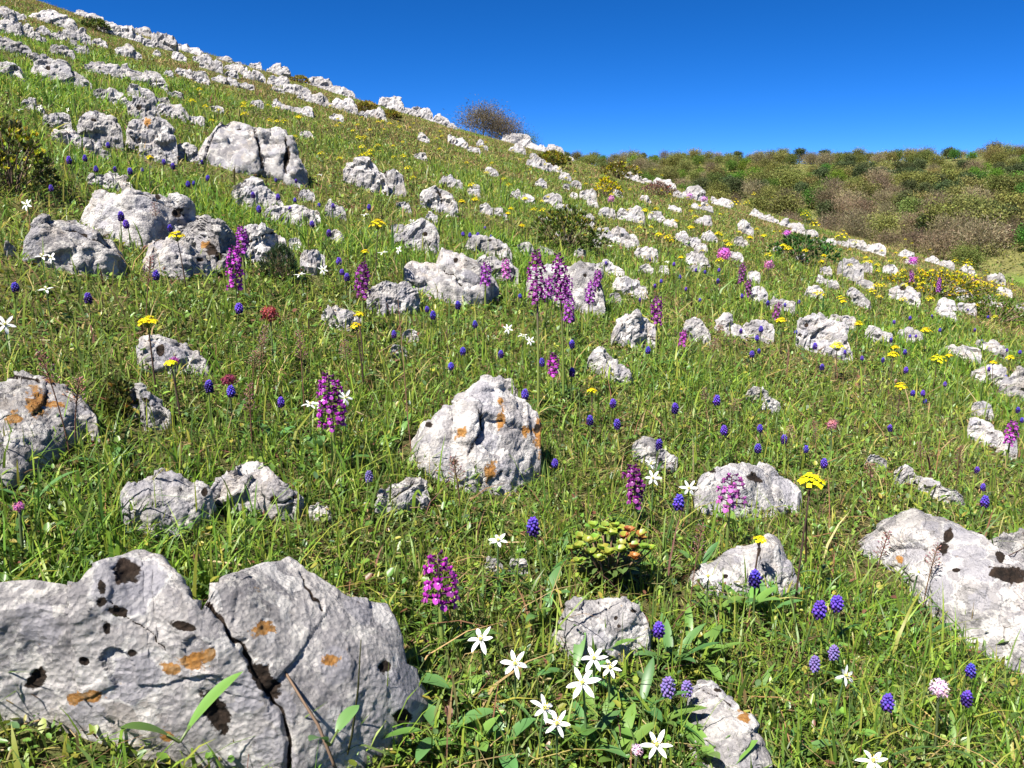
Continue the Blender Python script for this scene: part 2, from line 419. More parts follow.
# ------------------------------------------------------------------ rocks: outlines read off the photograph, each put on the hillside at its own distance and size
# nick, label, top outline, foot line, depth / width, lichen spots (x, y, rx, ry, turn), dark hollows, cracks
MAIN = [
 ('the big foreground boulder', 'largest boulder, broad grey-white limestone with black pits and a long crack', 'boulder',
  [(-190,700),(-110,650),(-50,622),(0,607),(30,596),(65,590),(100,572),(150,558),(165,565),(190,590),(212,603),(222,590),(265,568),(295,562),(315,575),(350,598),(388,606),(402,630),(418,672),(430,705)],
  [(-190,690),(40,716),(120,742),(200,758),(290,778),(340,762),(400,728),(430,706)], 0.75,
  [(180,555,12,5,0),(263,627,10,8,0),(195,660,13,10,0),(170,668,8,8,0),(95,697,14,7,0),(75,698,9,6,0),(168,738,8,6,0),(210,655,6,6,0),(330,660,8,6,0)],
  [(127,572,13,11,40),(102,587,3.5,7,0),(101,602,5,5,0),(119,611,10,5,10),(107,628,4,6,0),(132,653,5,4,0),(216,712,10,21,-28),(265,680,9,22,-30),(36,680,9,11,40),(184,626,12,4,10),(84,662,6,4,0),(384,667,6,6,0),(402,717,9,7,10)],
  [([(196,592),(212,606),(232,628),(255,662),(272,695),(284,720),(290,745),(286,800)],5.5),([(300,575),(312,590),(322,610)],2.5),([(110,603),(140,625),(165,650)],1.5)]),
 ('the rock on the left edge', 'pale rock with orange lichen, cut off by the left picture edge', 'boulder',
  [(-40,352),(0,354),(30,353),(50,362),(75,380),(92,400),(98,420)], [(-40,485),(10,474),(40,456),(65,440),(98,424)], 0.7,
  [(37,403,11,13,0),(52,404,15,4,10),(50,380,7,4,0),(15,418,9,6,0)], [(20,377,20,2.2,5),(78,392,4,3,0)], [([(0,376),(20,374),(38,382)],2)]),
 ('the split white rock', 'left block of the split white rock above the biggest boulder', 'rock',
  [(120,498),(124,485),(140,474),(165,464),(185,472),(207,478),(224,490)], [(120,515),(150,526),(185,524),(214,512)], 0.7, [], [(205,492,5,6,0)], []),
 ('the split rock\'s right block', 'right block of the split white rock, with a dark cleft below', 'rock',
  [(202,489),(217,470),(235,468),(243,457),(262,459),(285,477),(300,488),(304,500)], [(212,500),(245,508),(278,516),(304,508)], 0.7, [], [(229,470,4,3,0),(274,500,6,8,20),(295,497,3,3,0)], [([(272,503),(285,502),(298,495)],2)]),
 ('the orange-stained boulder', 'double-humped grey boulder in the middle with orange lichen on one flank', 'boulder',
  [(398,440),(408,425),(424,405),(440,402),(454,405),(460,392),(470,382),(485,379),(500,381),(520,395),(532,408),(543,418),(546,440),(541,465)],
  [(398,445),(425,468),(465,486),(505,488),(541,472)], 0.65,
  [(539,433,7,16,0),(502,420,5,10,0),(461,432,8,4,-40),(490,472,7,10,0),(526,430,4,6,0),(500,400,4,4,0)], [(454,462,3,3,0),(428,425,3,3,0),(537,428,3,4,0)], [([(478,405),(482,430),(470,452)],2)]),
 ('the tan wedge stone', 'small tan wedge-shaped stone at the foot of the orange-stained boulder', 'stone',
  [(374,500),(385,488),(400,480),(418,471),(430,475)], [(374,508),(400,507),(430,500)], 0.6, [], [], [([(390,500),(402,492),(412,485)],2)]),
 ('the stone under the yellow flowers', 'white triangular stone directly under a yellow flower cluster', 'rock',
  [(136,348),(141,336),(150,331),(162,332),(185,345),(203,356),(213,362)], [(136,363),(170,367),(213,365)], 0.6, [], [(160,350,6,8,30)], []),
 ('the narrow white stone', 'narrow white stone leaning beside the green moss tuft', 'stone',
  [(124,386),(129,378),(138,380),(155,393),(167,408),(171,416)], [(124,392),(142,424),(171,420)], 0.6, [], [(146,400,6,2.5,20)], []),
 ('the rock behind the purple orchid', 'rounded white rock behind an orchid and a yellow flower head', 'boulder',
  [(693,495),(702,470),(714,460),(745,459),(770,467),(790,480),(804,494)], [(693,503),(730,512),(770,510),(804,500)], 0.65, [], [(755,478,8,4,25),(712,470,3,3,0)], []),
 ('the long rock on the right', 'long sloping pale boulder at the right edge with black moss spots', 'boulder',
  [(856,525),(866,511),(884,505),(915,513),(950,524),(975,540),(1000,553),(1040,566),(1060,590)], [(856,538),(900,572),(940,612),(975,640),(1060,690)], 0.7,
  [(900,560,4,4,0)], [(948,536,4,7,20),(943,548,5,6,0),(1010,575,15,8,10),(1001,556,4,6,-20),(956,570,4,2,0)], []),
 ('the slab at the right edge', 'low grey slab at the right picture edge above the long sloping boulder', 'rock',
  [(988,540),(1010,533),(1040,530)], [(988,548),(1010,555),(1040,562)], 0.6, [], [], []),
 ('the peaked white rock', 'white rock with two sharp peaks behind a deep blue grape hyacinth', 'rock',
  [(681,574),(700,565),(715,559),(735,548),(752,545),(759,541),(770,531),(780,545),(794,560),(801,572)], [(681,580),(715,590),(760,594),(801,588)], 0.6, [], [(726,576,3,2,0)], [([(758,542),(762,560),(768,585)],2)]),
 ('the dome-shaped rock', 'smooth dome-shaped pale rock with two brown moss spots', 'boulder',
  [(546,618),(558,602),(578,593),(600,592),(625,596),(642,606),(651,632)], [(546,626),(575,654),(610,657),(651,650)], 0.75, [], [(616,618,3.5,4,30),(619,626,2.5,3,0),(634,611,5,2.5,20)], []),
 ('the rock at the bottom edge', 'banded white rock running off the bottom edge, with orange patches', 'rock',
  [(688,676),(696,662),(715,680),(735,704),(758,724),(770,745),(773,775)], [(688,705),(702,752),(730,795),(773,795)], 0.7, [(745,718,8,6,30),(768,738,4,10,-15)], [(718,690,8,3,10)], [([(690,688),(712,692),(732,706)],2)]),
 ('the tan slab', 'rounded tan-pink slab left of the group of long grey rocks', 'boulder',
  [(17,232),(22,218),(45,213),(65,215),(90,221),(105,233),(116,247),(126,260)], [(17,252),(60,263),(100,271),(126,267)], 0.6, [], [(85,235,5,2,20)], [([(40,222),(80,230),(112,250)],1.2)]),
 ('the long grey rock', 'longest ridge of the pale rock group behind the tan slab', 'boulder',
  [(72,211),(80,192),(105,191),(122,193),(136,187),(150,186),(170,193),(195,208),(207,218)], [(72,215),(100,225),(140,240),(180,238),(207,232)], 0.5, [], [(178,212,5,5,45),(158,197,3,2,30)], [([(135,193),(160,198),(185,215)],1.5)]),
 ('the overhanging rock', 'bluish-grey overhanging rock with a rusty hollow, behind the orchid', 'rock',
  [(177,226),(190,218),(215,217),(232,222),(239,238)], [(177,234),(195,244),(215,262),(239,256)], 0.6, [(205,245,5,4,0)], [(212,250,9,9,0),(219,256,6,6,0)], []),
 ('the pinkish rock', 'jagged pinkish rock below the long grey ridge with a yellow flower', 'rock',
  [(138,246),(150,236),(165,238),(185,240),(205,250),(216,260)], [(140,264),(180,270),(216,268)], 0.55, [], [(200,260,6,4,0)], []),
 ('the cracked low rock', 'low cracked pale rock just right of the overhanging bluish rock', 'rock',
  [(240,232),(246,224),(256,222),(270,227),(283,231),(287,240)], [(242,252),(265,256),(287,250)], 0.6, [], [], [([(248,242),(262,236),(280,234)],1.5)]),
 ('the stone by the dark shrublet', 'light grey stone just right of the small dark shrublet', 'stone',
  [(299,252),(306,244),(318,246),(325,256)], [(299,263),(312,267),(325,263)], 0.6, [], [], []),
 ('the sandy boulder', 'sandy domed boulder with flat stones tucked beneath it', 'boulder',
  [(122,134),(128,121),(140,112),(150,109),(165,117),(173,129),(177,141)], [(122,141),(150,147),(177,145)], 0.7, [(147,122,4,6,0)], [(139,138,2.5,2,0)], []),
 ('the large fluted boulder', 'large fluted grey boulder with deep blue shadows on the upper left slope', 'boulder',
  [(194,152),(200,131),(212,117),(222,115),(235,121),(255,125),(272,134),(285,130),(294,142),(303,158),(308,172)], [(194,159),(220,167),(250,168),(275,175),(308,184)], 0.55, [], [(287,158,3,8,10)], [([(228,118),(240,128)],2),([(255,128),(258,150),(262,168)],2.5),([(285,135),(290,150),(286,172)],2.5),([(214,135),(205,160)],1.5)]),
 ('the flat-topped rock', 'flat-topped dark-veined rock left of the sandy domed boulder', 'rock',
  [(77,126),(84,113),(100,112),(118,116),(122,128)], [(77,134),(100,138),(122,134)], 0.6, [], [(94,120,6,2,15)], []),
 ('the rock behind the sandy boulder', 'pale rock peeping over the sandy domed boulder', 'rock',
  [(127,104),(134,95),(145,94),(154,99),(161,112)], [(127,111),(161,118)], 0.6, [], [(139,107,4,4,0)], []),
 ('the twin stones', 'left of the twin pale rocks above the middle of the slope', 'rock',
  [(343,168),(351,158),(362,158),(378,163),(386,170),(388,178)], [(345,183),(365,184),(388,180)], 0.6, [], [], []),
 ('the twin stone\'s neighbour', 'right of the twin pale rocks, with a dark notch', 'rock',
  [(383,174),(391,165),(400,169),(406,182)], [(383,184),(395,190),(406,187)], 0.6, [], [(385,172,3,3,0)], []),
 ('the knobbly rock', 'knobbly pale two-lobed rock just above a pair of yellow flowers', 'rock',
  [(420,194),(428,184),(440,189),(452,192),(458,204)], [(420,200),(440,207),(458,207)], 0.6, [], [], [([(438,190),(442,205)],2)]),
 ('the shark-fin rock', 'grey rock rising to one point like a fin', 'rock',
  [(394,241),(405,230),(418,220),(427,216),(435,226),(439,237)], [(394,246),(420,243),(439,240)], 0.5, [], [(425,234,4,3,0)], []),
 ('the rough white rock', 'rough white rock, widest in the meadow centre, left of the tall orchids', 'boulder',
  [(403,266),(408,259),(420,262),(437,264),(440,247),(460,247),(475,255),(487,265),(496,273),(499,287)], [(405,278),(430,288),(455,297),(480,298),(499,292)], 0.6, [], [(456,260,3,3,0),(430,262,3,2,0)], [([(440,262),(452,275),(462,290)],1.5)]),
 ('the cream ledge', 'low cream ledge just behind the rough white rock', 'rock',
  [(464,244),(474,236),(500,236),(512,246)], [(464,248),(485,252),(512,250)], 0.55, [], [(490,240,3,2,0)], []),
 ('the rock by the single dark orchid', 'low white rock behind the slim dark pink orchid on the left', 'rock',
  [(366,288),(378,278),(393,278),(410,285),(420,299)], [(368,303),(395,307),(420,305)], 0.6, [], [], []),
 ('the rock behind the orchid cluster', 'broad white rock directly behind the cluster of tall orchids', 'boulder',
  [(525,288),(533,271),(545,261),(558,262),(570,268),(575,259),(590,262),(600,272),(606,284)], [(525,297),(560,300),(590,296),(606,290)], 0.6, [], [(585,275,3,3,0)], []),
 ('the stepped stone', 'pale stepped stone just left of the lone orchid with a dark stem', 'rock',
  [(611,328),(621,305),(632,311),(645,317),(656,332)], [(614,337),(635,340),(656,335)], 0.6, [], [(622,325,2,3,0)], []),
 ('the wedge in the turf', 'thin white wedge of rock sloping into the turf, right of the magenta orchid', 'stone',
  [(587,357),(596,347),(610,355),(625,366),(633,372)], [(590,363),(615,374),(633,376)], 0.6, [], [], []),
 ('the brownish stone', 'two-toned brownish stone below the pink globe flowers', 'stone',
  [(683,322),(691,314),(702,319),(711,329)], [(685,331),(711,335)], 0.6, [], [], []),
 ('the ridged boulder', 'wide ridged grey boulder on the right, behind a yellow flower head', 'boulder',
  [(796,324),(802,311),(820,315),(840,322),(850,328),(854,342)], [(799,334),(825,348),(854,350)], 0.6, [], [(806,325,3,3,0)], []),
 ('the white rock with a hole', 'white oval rock with one dark hole, below the stemmed pink flower', 'rock',
  [(887,291),(893,284),(905,283),(915,288),(921,296)], [(888,298),(905,300),(921,299)], 0.55, [], [(903,288,5,4,0)], []),
 ('the pale triangle stone', 'pale triangular stone beside the round pink flower', 'rock',
  [(685,256),(695,250),(700,244),(705,251),(711,258)], [(685,261),(711,263)], 0.55, [], [], []),
 ('the rock cut by the right edge', 'pale rock at the right picture edge, largest of its cluster', 'rock',
  [(999,384),(1008,374),(1020,366),(1045,364)], [(999,390),(1020,393),(1045,394)], 0.6, [], [], []),
 ('the stone behind the right orchid', 'flat white stone left of the orchid near the right edge', 'stone',
  [(967,421),(974,416),(985,420),(1000,430),(1006,436)], [(968,425),(985,436),(1006,440)], 0.6, [], [], []),
 ('the half-buried ridge', 'thin half-buried white ridge poking through dry turf on the right', 'rock',
  [(912,474),(925,476),(940,484),(955,489),(971,494)], [(915,480),(940,494),(971,499)], 0.5, [], [], []),
 ('the stone with the blue flower', 'jagged little white stone with a blue grape hyacinth against it', 'stone',
  [(632,445),(640,434),(650,436),(660,446),(678,458)], [(634,450),(655,462),(678,463)], 0.6, [], [], []),
 ('the crumbly stone', 'small crumbly stone peeping over the orange-stained boulder', 'stone',
  [(485,378),(495,372),(508,377),(518,390)], [(488,386),(518,395)], 0.6, [], [], []),
 ('the stone by hyacinths', 'pale sloping stone with grape hyacinths beside it, below the large fluted boulder', 'rock',
  [(231,186),(240,177),(258,175),(268,182),(278,194),(284,204)], [(236,192),(262,202),(284,210)], 0.55, [], [], []),
 ('the flat ledge', 'flat pale ledge below the sloping stone, low in the grass', 'rock',
  [(261,208),(270,205),(285,204),(305,204),(316,212)], [(261,212),(290,217),(316,216)], 0.55, [], [], []),
 ('the leaning row of stones', 'longest low row of pale stone on the upper left slope', 'boulder',
  [(27,68),(34,58),(48,60),(60,60),(75,69),(92,85)], [(27,71),(60,79),(92,88)], 0.5, [], [(48,68,4,3,30)], []),
 ('the ribbed white stone', 'ribbed white stone low in grass left of small yellow flowers', 'stone',
  [(321,311),(333,306),(350,308),(361,316)], [(321,315),(345,323),(361,321)], 0.6, [], [], []),
 ('the round-backed skyline rock', 'round-backed pale rock on the right part of the skyline', 'rock',
  [(682,193),(688,186),(696,184),(704,188),(708,196)], [(682,197),(708,200)], 0.6, [], [], []),
 ('the pink-white clump', 'pinkish white knobbly rock below the right-hand skyline', 'rock',
  [(837,262),(844,256),(855,257),(862,263),(864,272)], [(837,275),(864,277)], 0.6, [], [], []),
]
# smaller stones: left, right, top, foot in the photograph
SMALL = '''88,118,57,71;110,160,62,78;33,72,5,22;62,87,22,38;-20,14,2,16;-20,20,16,28;-20,25,26,46;-20,18,57,68;36,50,24,32;52,72,40,52;33,45,33,39;52,65,30,37;78,88,43,51;117,135,41,54;135,141,49,56;45,68,108,121;22,35,96,103;75,100,10,18;100,120,19,32;118,138,22,37;132,152,24,34;150,175,28,47;175,200,41,51;153,160,47,54;173,185,49,59;194,208,65,80;176,192,67,74;164,172,68,73;95,108,86,95;108,125,87,98;130,153,80,96;160,185,99,114;172,182,88,95;
195,212,50,62;209,222,59,70;214,235,72,81;226,246,58,71;245,263,66,79;236,252,81,86;218,232,54,60;268,288,62,71;269,288,71,85;284,308,79,93;308,330,72,86;300,325,88,101;330,352,83,94;335,355,92,107;288,312,100,111;364,386,101,117;380,401,92,101;402,415,105,111;418,431,105,112;431,448,111,122;450,467,131,144;418,428,129,139;477,484,135,145;504,528,130,139;510,524,139,151;525,544,140,149;528,545,151,166;545,562,142,153;486,497,165,173;441,460,172,183;512,521,185,194;522,534,192,200;481,491,199,209;495,502,204,211;552,561,163,170;
544,560,188,202;555,566,202,208;578,593,207,223;580,595,183,197;569,580,177,186;600,614,203,214;620,642,200,218;648,664,208,218;662,676,215,223;597,611,222,236;610,632,219,241;625,638,229,241;637,657,243,256;676,687,226,238;690,700,232,244;703,716,227,238;696,711,211,223;655,674,177,186;625,633,168,177;633,643,171,181;711,729,194,204;674,683,187,196;700,713,200,209;720,732,196,205;739,752,214,231;735,743,232,243;750,764,206,216;765,773,212,220;782,803,215,227;791,801,226,232;806,817,227,235;822,835,233,242;848,865,234,247;860,871,257,269;821,831,262,272;774,784,243,251;817,828,273,280;827,838,278,284;807,822,282,293;848,860,283,294;853,870,289,302;858,873,275,286;748,759,264,278;752,766,281,296;797,807,252,259;
767,793,291,306;718,746,312,329;746,771,313,333;828,853,310,321;868,890,322,337;897,914,321,337;911,922,326,335;948,978,344,354;977,997,337,346;994,1007,341,352;975,1003,359,377;974,992,397,411;999,1016,430,447;936,956,304,314;978,1001,294,303;955,971,285,298;997,1011,284,293;925,938,252,261;904,915,255,263;987,1004,268,282;921,931,270,277;939,956,297,306;959,975,301,310;1014,1030,299,311;748,766,381,394;764,779,392,406;866,885,452,462;896,916,462,476;594,621,256,269;616,644,271,289;471,513,251,271;519,533,235,249;393,408,220,230;300,313,185,195;327,344,193,211;90,131,167,181;94,109,145,153;174,196,139,154;140,163,146,153;162,176,148,158;4,14,235,247;404,417,325,334;392,405,342,350;311,330,496,514;486,501,554,567;509,527,557,568;65,80,128,140;80,100,134,146;50,78,126,136;345,362,312,321;300,318,206,214;660,668,262,269;868,884,240,252;884,897,262,272;900,913,246,256;940,953,258,266;960,975,262,272;700,707,241,248;352,362,172,178;398,410,200,206;470,480,182,188;556,566,228,234;575,585,246,252;690,700,262,268;730,742,250,257;640,652,262,268;540,552,244,250;610,620,290,296;425,436,210,216;330,342,228,234;290,300,236,241;210,222,104,109;250,262,98,104;330,342,112,118;300,312,128,134;415,426,150,156;540,550,214,219;590,600,236,242;588,598,196,204;536,546,176,184;560,570,170,178;612,622,186,194;640,650,192,200;668,680,202,210'''

FOOT = []      # (azimuths, front distance, depth) of every stone, so that grass leaves them free
ANCH = []      # (x, y, nickname) of the stones that labels refer to
ROCK_RECS = []

def seg_dist(px, py, pts):
    d = np.full(px.shape, 1e9)
    for (x0, y0), (x1, y1) in zip(pts[:-1], pts[1:]):
        t = np.clip(((px - x0) * (x1 - x0) + (py - y0) * (y1 - y0)) / max((x1 - x0) ** 2 + (y1 - y0) ** 2, 1e-6), 0, 1)
        d = np.minimum(d, np.hypot(px - x0 - t * (x1 - x0), py - y0 - t * (y1 - y0)))
    return d

def make_rock(name, top, foot, k, seed, lich=(), dark=(), cracks=(), flat=0.0):
    top = np.array(top, float); foot = np.array(foot, float)
    x0, x1 = top[0, 0], top[-1, 0]
    wpx = x1 - x0
    mid = 0.5 * (x0 + x1)
    pf = cast(mid, np.interp(mid, foot[:, 0], foot[:, 1]), 0.012)
    rmid = math.hypot(pf[0], pf[1])
    hg = 0.010 if rmid < 1.1 else min(0.012 + 0.010 * (rmid - 1.1), 0.028)
    pf = cast(mid, np.interp(mid, foot[:, 0], foot[:, 1]), hg)
    rmid = math.hypot(pf[0], pf[1])
    _, _, dep = project(pf)
    W = wpx * float(dep) / F_PX
    k = k * (1.3 if rmid < 1.7 and wpx < 250 else 1.0)
    nu = int(np.clip(wpx * 0.9, 16, 460))
    nv = int(np.clip(nu * 0.75, 14, 300))
    uu = 0.5 - 0.5 * np.cos(np.linspace(0.04, 1, nu) * np.pi * 0.985)
    px = x0 + uu * wpx
    ty = np.interp(px, top[:, 0], top[:, 1]); fy = np.maximum(np.interp(px, foot[:, 0], foot[:, 1]), ty + 0.5)
    rv = ray(px, 0.5 * (ty + fy)); th = np.arctan2(rv[:, 0], rv[:, 1])
    if rmid < 2.6:
        rF = np.array([np.hypot(*cast(a, b, hg)[:2]) for a, b in zip(px[::4], fy[::4])])
        rF = np.interp(np.arange(nu), np.arange(nu)[::4], rF)
        rF = np.clip(rF, rmid - 0.5 * W, rmid + 0.5 * W)
    else:
        rF = np.full(nu, rmid)
    s = 2 * uu - 1
    D = k * W * np.clip(1 - np.abs(s) ** 2.6, 0.05, 1) ** 0.5
    D *= 1 + 0.18 * vnoise(s * 2.2, 0.5, seed * 3.1, seed)
    rngs = np.random.default_rng(seed)
    s1 = np.linspace(-0.07, 1.07, nv)
    tt = np.clip(s1, 0, 1)
    av = tt ** 1.25
    pk = rngs.uniform(0.58, 0.80) if wpx < 250 else 0.84
    e1, e2 = rngs.uniform(0.50, 0.85), rngs.uniform(0.5, 0.9)
    if flat: pk, e1 = 0.90, 0.42
    if wpx > 250: pk, e1 = 0.93, 0.36
    aw = np.where(av < pk, np.sin(0.5 * np.pi * np.minimum(av / pk, 1)) ** e1, np.cos(0.5 * np.pi * np.clip((av - pk) / (1 - pk), 0, 1)) ** e2)
    aw = np.where(s1 < 0, s1 * 8, np.where(s1 > 1, (1 - s1) * 8, np.maximum(aw, 0)))
    sx, cxx = np.sin(th), np.cos(th)
    def build(T, D):
        rr = rF[:, None] + D[:, None] * av[None]
        X = sx[:, None] * rr; Y = cxx[:, None] * rr
        gz = G(sx * (rF + D * 0.4), cxx * (rF + D * 0.4))
        gF = G(sx * rF, cxx * rF)
        base = gF[:, None] + (gz - gF)[:, None] * np.clip(av, 0, 1)[None]
        Z = base + np.where(aw > 0, aw, 0)[None] * T[:, None] + np.where(aw < 0, aw, 0)[None] * (0.25 * W + 0.03)
        return X, Y, Z
    def topy(T, D):
        P = np.stack(build(T, D), -1)
        return project(P)[1].min(1)
    lo = np.full(nu, 0.010 + hg); hi = np.full(nu, 1.6 * W + 0.1)
    D0 = D.copy(); fac = np.ones(nu)
    ker = np.hanning(max(5, nu // 6) | 1); ker /= ker.sum()
    for _ in range(7):
        inner = (np.arange(nu) > nu * 0.04) & (np.arange(nu) < nu * 0.96)
        fac = np.where((topy(lo, D) < ty + 1.0) & inner, fac * 0.85, fac)
        sm = np.convolve(np.pad(fac, len(ker) // 2, mode='edge'), ker, mode='valid')
        fac = np.maximum(np.minimum(fac, sm) * 0.5 + 0.5 * sm, 0.25)
        D = D0 * fac
    for _ in range(26):
        m = 0.5 * (lo + hi)
        up = topy(m, D) > ty
        lo = np.where(up, m, lo); hi = np.where(up, hi, m)
    T = hi
    T = np.minimum(T, 1.1 * W + hg)
    if rmid < 1.45 and flat:
        # seen from above: the height is a smooth low dome and the outline is met by how far back the stone reaches
        wv = min(W, 0.42)
        T = flat * wv * (0.25 + 0.75 * np.clip(1 - np.abs(s) ** (2.2 if wpx > 250 else 3), 0, 1) ** (0.75 if wpx > 250 else 0.6)) * (1 + 0.16 * s + 0.12 * vnoise(s * 1.7, 2.5, seed * 1.3, seed)) + hg
        lo = np.full(nu, 0.02 * W); hi = np.full(nu, 2.2 * W)
        for _ in range(26):
            m = 0.5 * (lo + hi)
            up = topy(T, m) > ty
            lo = np.where(up, m, lo); hi = np.where(up, hi, m)
        D = np.minimum(hi, 1.4 * W)
    X, Y, Z = build(T, D)
    P = np.stack([X, Y, Z], -1)
    # flat broken faces
    cen = P.reshape(-1, 3).mean(0)
    for _ in range(5 if wpx > 250 else 9):
        az = rngs.uniform(0, 2 * np.pi); el = rngs.uniform(0.25, 1.25)
        nn = np.array([np.cos(az) * np.cos(el), np.sin(az) * np.cos(el), np.sin(el)])
        pr = (P - cen) @ nn
        lim = pr.max() * (rngs.uniform(0.72, 0.92) if el < 0.9 else rngs.uniform(0.84, 0.95))
        P = P - (np.maximum(pr - lim, 0) * 0.9)[..., None] * nn
    # weathered relief
    du = np.gradient(P, axis=0); dv = np.gradient(P, axis=1)
    n = np.cross(du, dv); n /= np.linalg.norm(n, axis=-1, keepdims=True) + 1e-12
    if n[:, nv // 2, 2].mean() < 0: n = -n
    q = P / W; o = seed * 7.7
    S = min(W, 2.2 * float(np.median(T)) + 0.25 * W)
    wx = 0.25 * fbm(q[..., 0] * 2 + o, q[..., 1] * 2, q[..., 2] * 2, 3, seed + 1); wy = 0.25 * fbm(q[..., 0] * 2, q[..., 1] * 2 + o, q[..., 2] * 2, 3, seed + 2)
    f1, b1 = facets(q[..., 0] * 2.4 + o + wx, q[..., 1] * 2.4 + wy, q[..., 2] * 3.2 + o + wx, seed)
    f2, b2 = facets(q[..., 0] * 6.5 + o + wy, q[..., 1] * 6.5 + wx, q[..., 2] * 8 + o + wy, seed + 40)
    kf = 0.22 if wpx > 250 else float(np.clip(58.0 / wpx, 0.42, 1.0))
    disp = kf * (0.125 * f1 + 0.055 * f2 - 0.012 * np.clip(1 - b1 * 14, 0, 1) - 0.005 * np.clip(1 - b2 * 8, 0, 1))
    disp = disp + 0.022 * ridged(q[..., 0] * 2.3 + o, q[..., 1] * 2.3, q[..., 2] * 2.6, 4, seed) + 0.030 * ridged(q[..., 0] * 6 + o, q[..., 1] * 6, q[..., 2] * 1.4, 3, seed + 60) * np.clip(0.3 + fbm(q[..., 0] * 1.5, q[..., 1] * 1.5, o, 2, seed + 61) * 2, 0, 1) + 0.036 * fbm(q[..., 0] * 8 + o, q[..., 1] * 8, q[..., 2] * 8, 5, seed + 3, 0.68)
    pits = fbm(q[..., 0] * 6, q[..., 1] * 6 + o, q[..., 2] * 6, 3, seed + 8)
    disp = disp - 0.012 * np.clip((pits - 0.28) * 5, 0, 1)
    edge = np.clip(np.minimum(uu, 1 - uu) * 10, 0.15, 1)[:, None]
    if wpx > 250: disp = disp * 0.6 + 0.0035 * fbm(q[..., 0] * 34, q[..., 1] * 30, q[..., 2] * 30, 4, seed + 70, 0.7) + 0.006 * ridged(q[..., 0] * 9, q[..., 1] * 9, q[..., 2] * 4, 4, seed + 71)
    P = P + n * (disp * S * edge * 0.85)[..., None]
    qx, qy, _ = project(P)
    lich_a = np.zeros(qx.shape); dark_a = np.zeros(qx.shape)
    sunk = np.zeros(qx.shape)
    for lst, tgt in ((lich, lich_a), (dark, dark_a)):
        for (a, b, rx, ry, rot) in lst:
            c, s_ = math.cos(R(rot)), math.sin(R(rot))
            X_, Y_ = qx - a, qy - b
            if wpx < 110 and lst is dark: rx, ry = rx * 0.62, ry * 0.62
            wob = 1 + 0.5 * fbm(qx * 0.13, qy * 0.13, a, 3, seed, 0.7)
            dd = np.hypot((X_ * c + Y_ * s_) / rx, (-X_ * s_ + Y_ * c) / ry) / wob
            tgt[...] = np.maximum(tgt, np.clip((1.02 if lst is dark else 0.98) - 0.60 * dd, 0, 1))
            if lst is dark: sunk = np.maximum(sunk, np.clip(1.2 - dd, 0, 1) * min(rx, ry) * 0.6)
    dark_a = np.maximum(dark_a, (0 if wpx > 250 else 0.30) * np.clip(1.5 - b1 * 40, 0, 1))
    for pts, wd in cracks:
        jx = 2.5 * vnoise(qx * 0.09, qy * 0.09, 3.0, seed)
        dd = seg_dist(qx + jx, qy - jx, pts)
        dark_a = np.maximum(dark_a, 0.60 * np.clip(1.15 - dd / (wd * .7), 0, 1))  # cracks get their darkness painted in, besides being sunk
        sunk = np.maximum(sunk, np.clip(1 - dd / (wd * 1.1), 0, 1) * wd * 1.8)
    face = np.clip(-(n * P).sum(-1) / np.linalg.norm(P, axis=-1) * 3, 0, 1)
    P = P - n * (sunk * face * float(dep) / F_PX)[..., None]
    loc = np.array([sx[nu // 2] * (rmid + D.max() / 2), cxx[nu // 2] * (rmid + D.max() / 2), 0]); loc[2] = float(G(loc[0], loc[1]))
    V = (P - loc).reshape(-1, 3)
    idx = np.arange(nu * nv).reshape(nu, nv)
    A, B, C_, D_ = idx[:-1, :-1], idx[1:, :-1], idx[1:, 1:], idx[:-1, 1:]
    quads = np.stack([A, B, C_, D_], -1).reshape(-1, 4)
    und = np.stack([idx[:-1, -1], idx[1:, -1], idx[1:, 0], idx[:-1, 0]], -1)
    quads = np.concatenate([quads, und])
    # caps at both ends
    c0 = len(V)
    V = np.concatenate([V, V[idx[0]].mean(0)[None], V[idx[-1]].mean(0)[None]])
    t0 = np.stack([idx[0, :-1], idx[0, 1:], np.full(nv - 1, c0)], -1); t1 = np.stack([idx[-1, 1:], idx[-1, :-1], np.full(nv - 1, c0 + 1)], -1)
    pad = lambda a: np.concatenate([a.ravel(), [0, 0]])
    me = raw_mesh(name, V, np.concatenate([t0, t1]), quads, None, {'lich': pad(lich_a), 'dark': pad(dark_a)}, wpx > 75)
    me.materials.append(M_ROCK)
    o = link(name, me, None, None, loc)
    FOOT.append((th, rF, D))
    return o, loc, W, rmid

FLAT = {'the big foreground boulder': 0.30, 'the rock on the left edge': 0.30, 'the long rock on the right': 0.26, 'the dome-shaped rock': 0.40, 'the rock at the bottom edge': 0.45,
        'the slab at the right edge': 0.25, 'the split white rock': 0.35, "the split rock's right block": 0.35}
seed = 100
for nick, label, nm, top, foot, k, li, da, cr in MAIN:
    seed += 1
    o, loc, W, rm = make_rock(nm, top, foot, k, seed, li, da, cr, FLAT.get(nick, 0.0))
    tag(o, label, 'rock' if nm != 'stone' else 'stone', 'limestone rocks on the meadow slope')
    ANCH.append((0.5 * (top[0][0] + top[-1][0]), 0.5 * (min(p[1] for p in top) + max(p[1] for p in foot)), nick, top[-1][0] - top[0][0]))

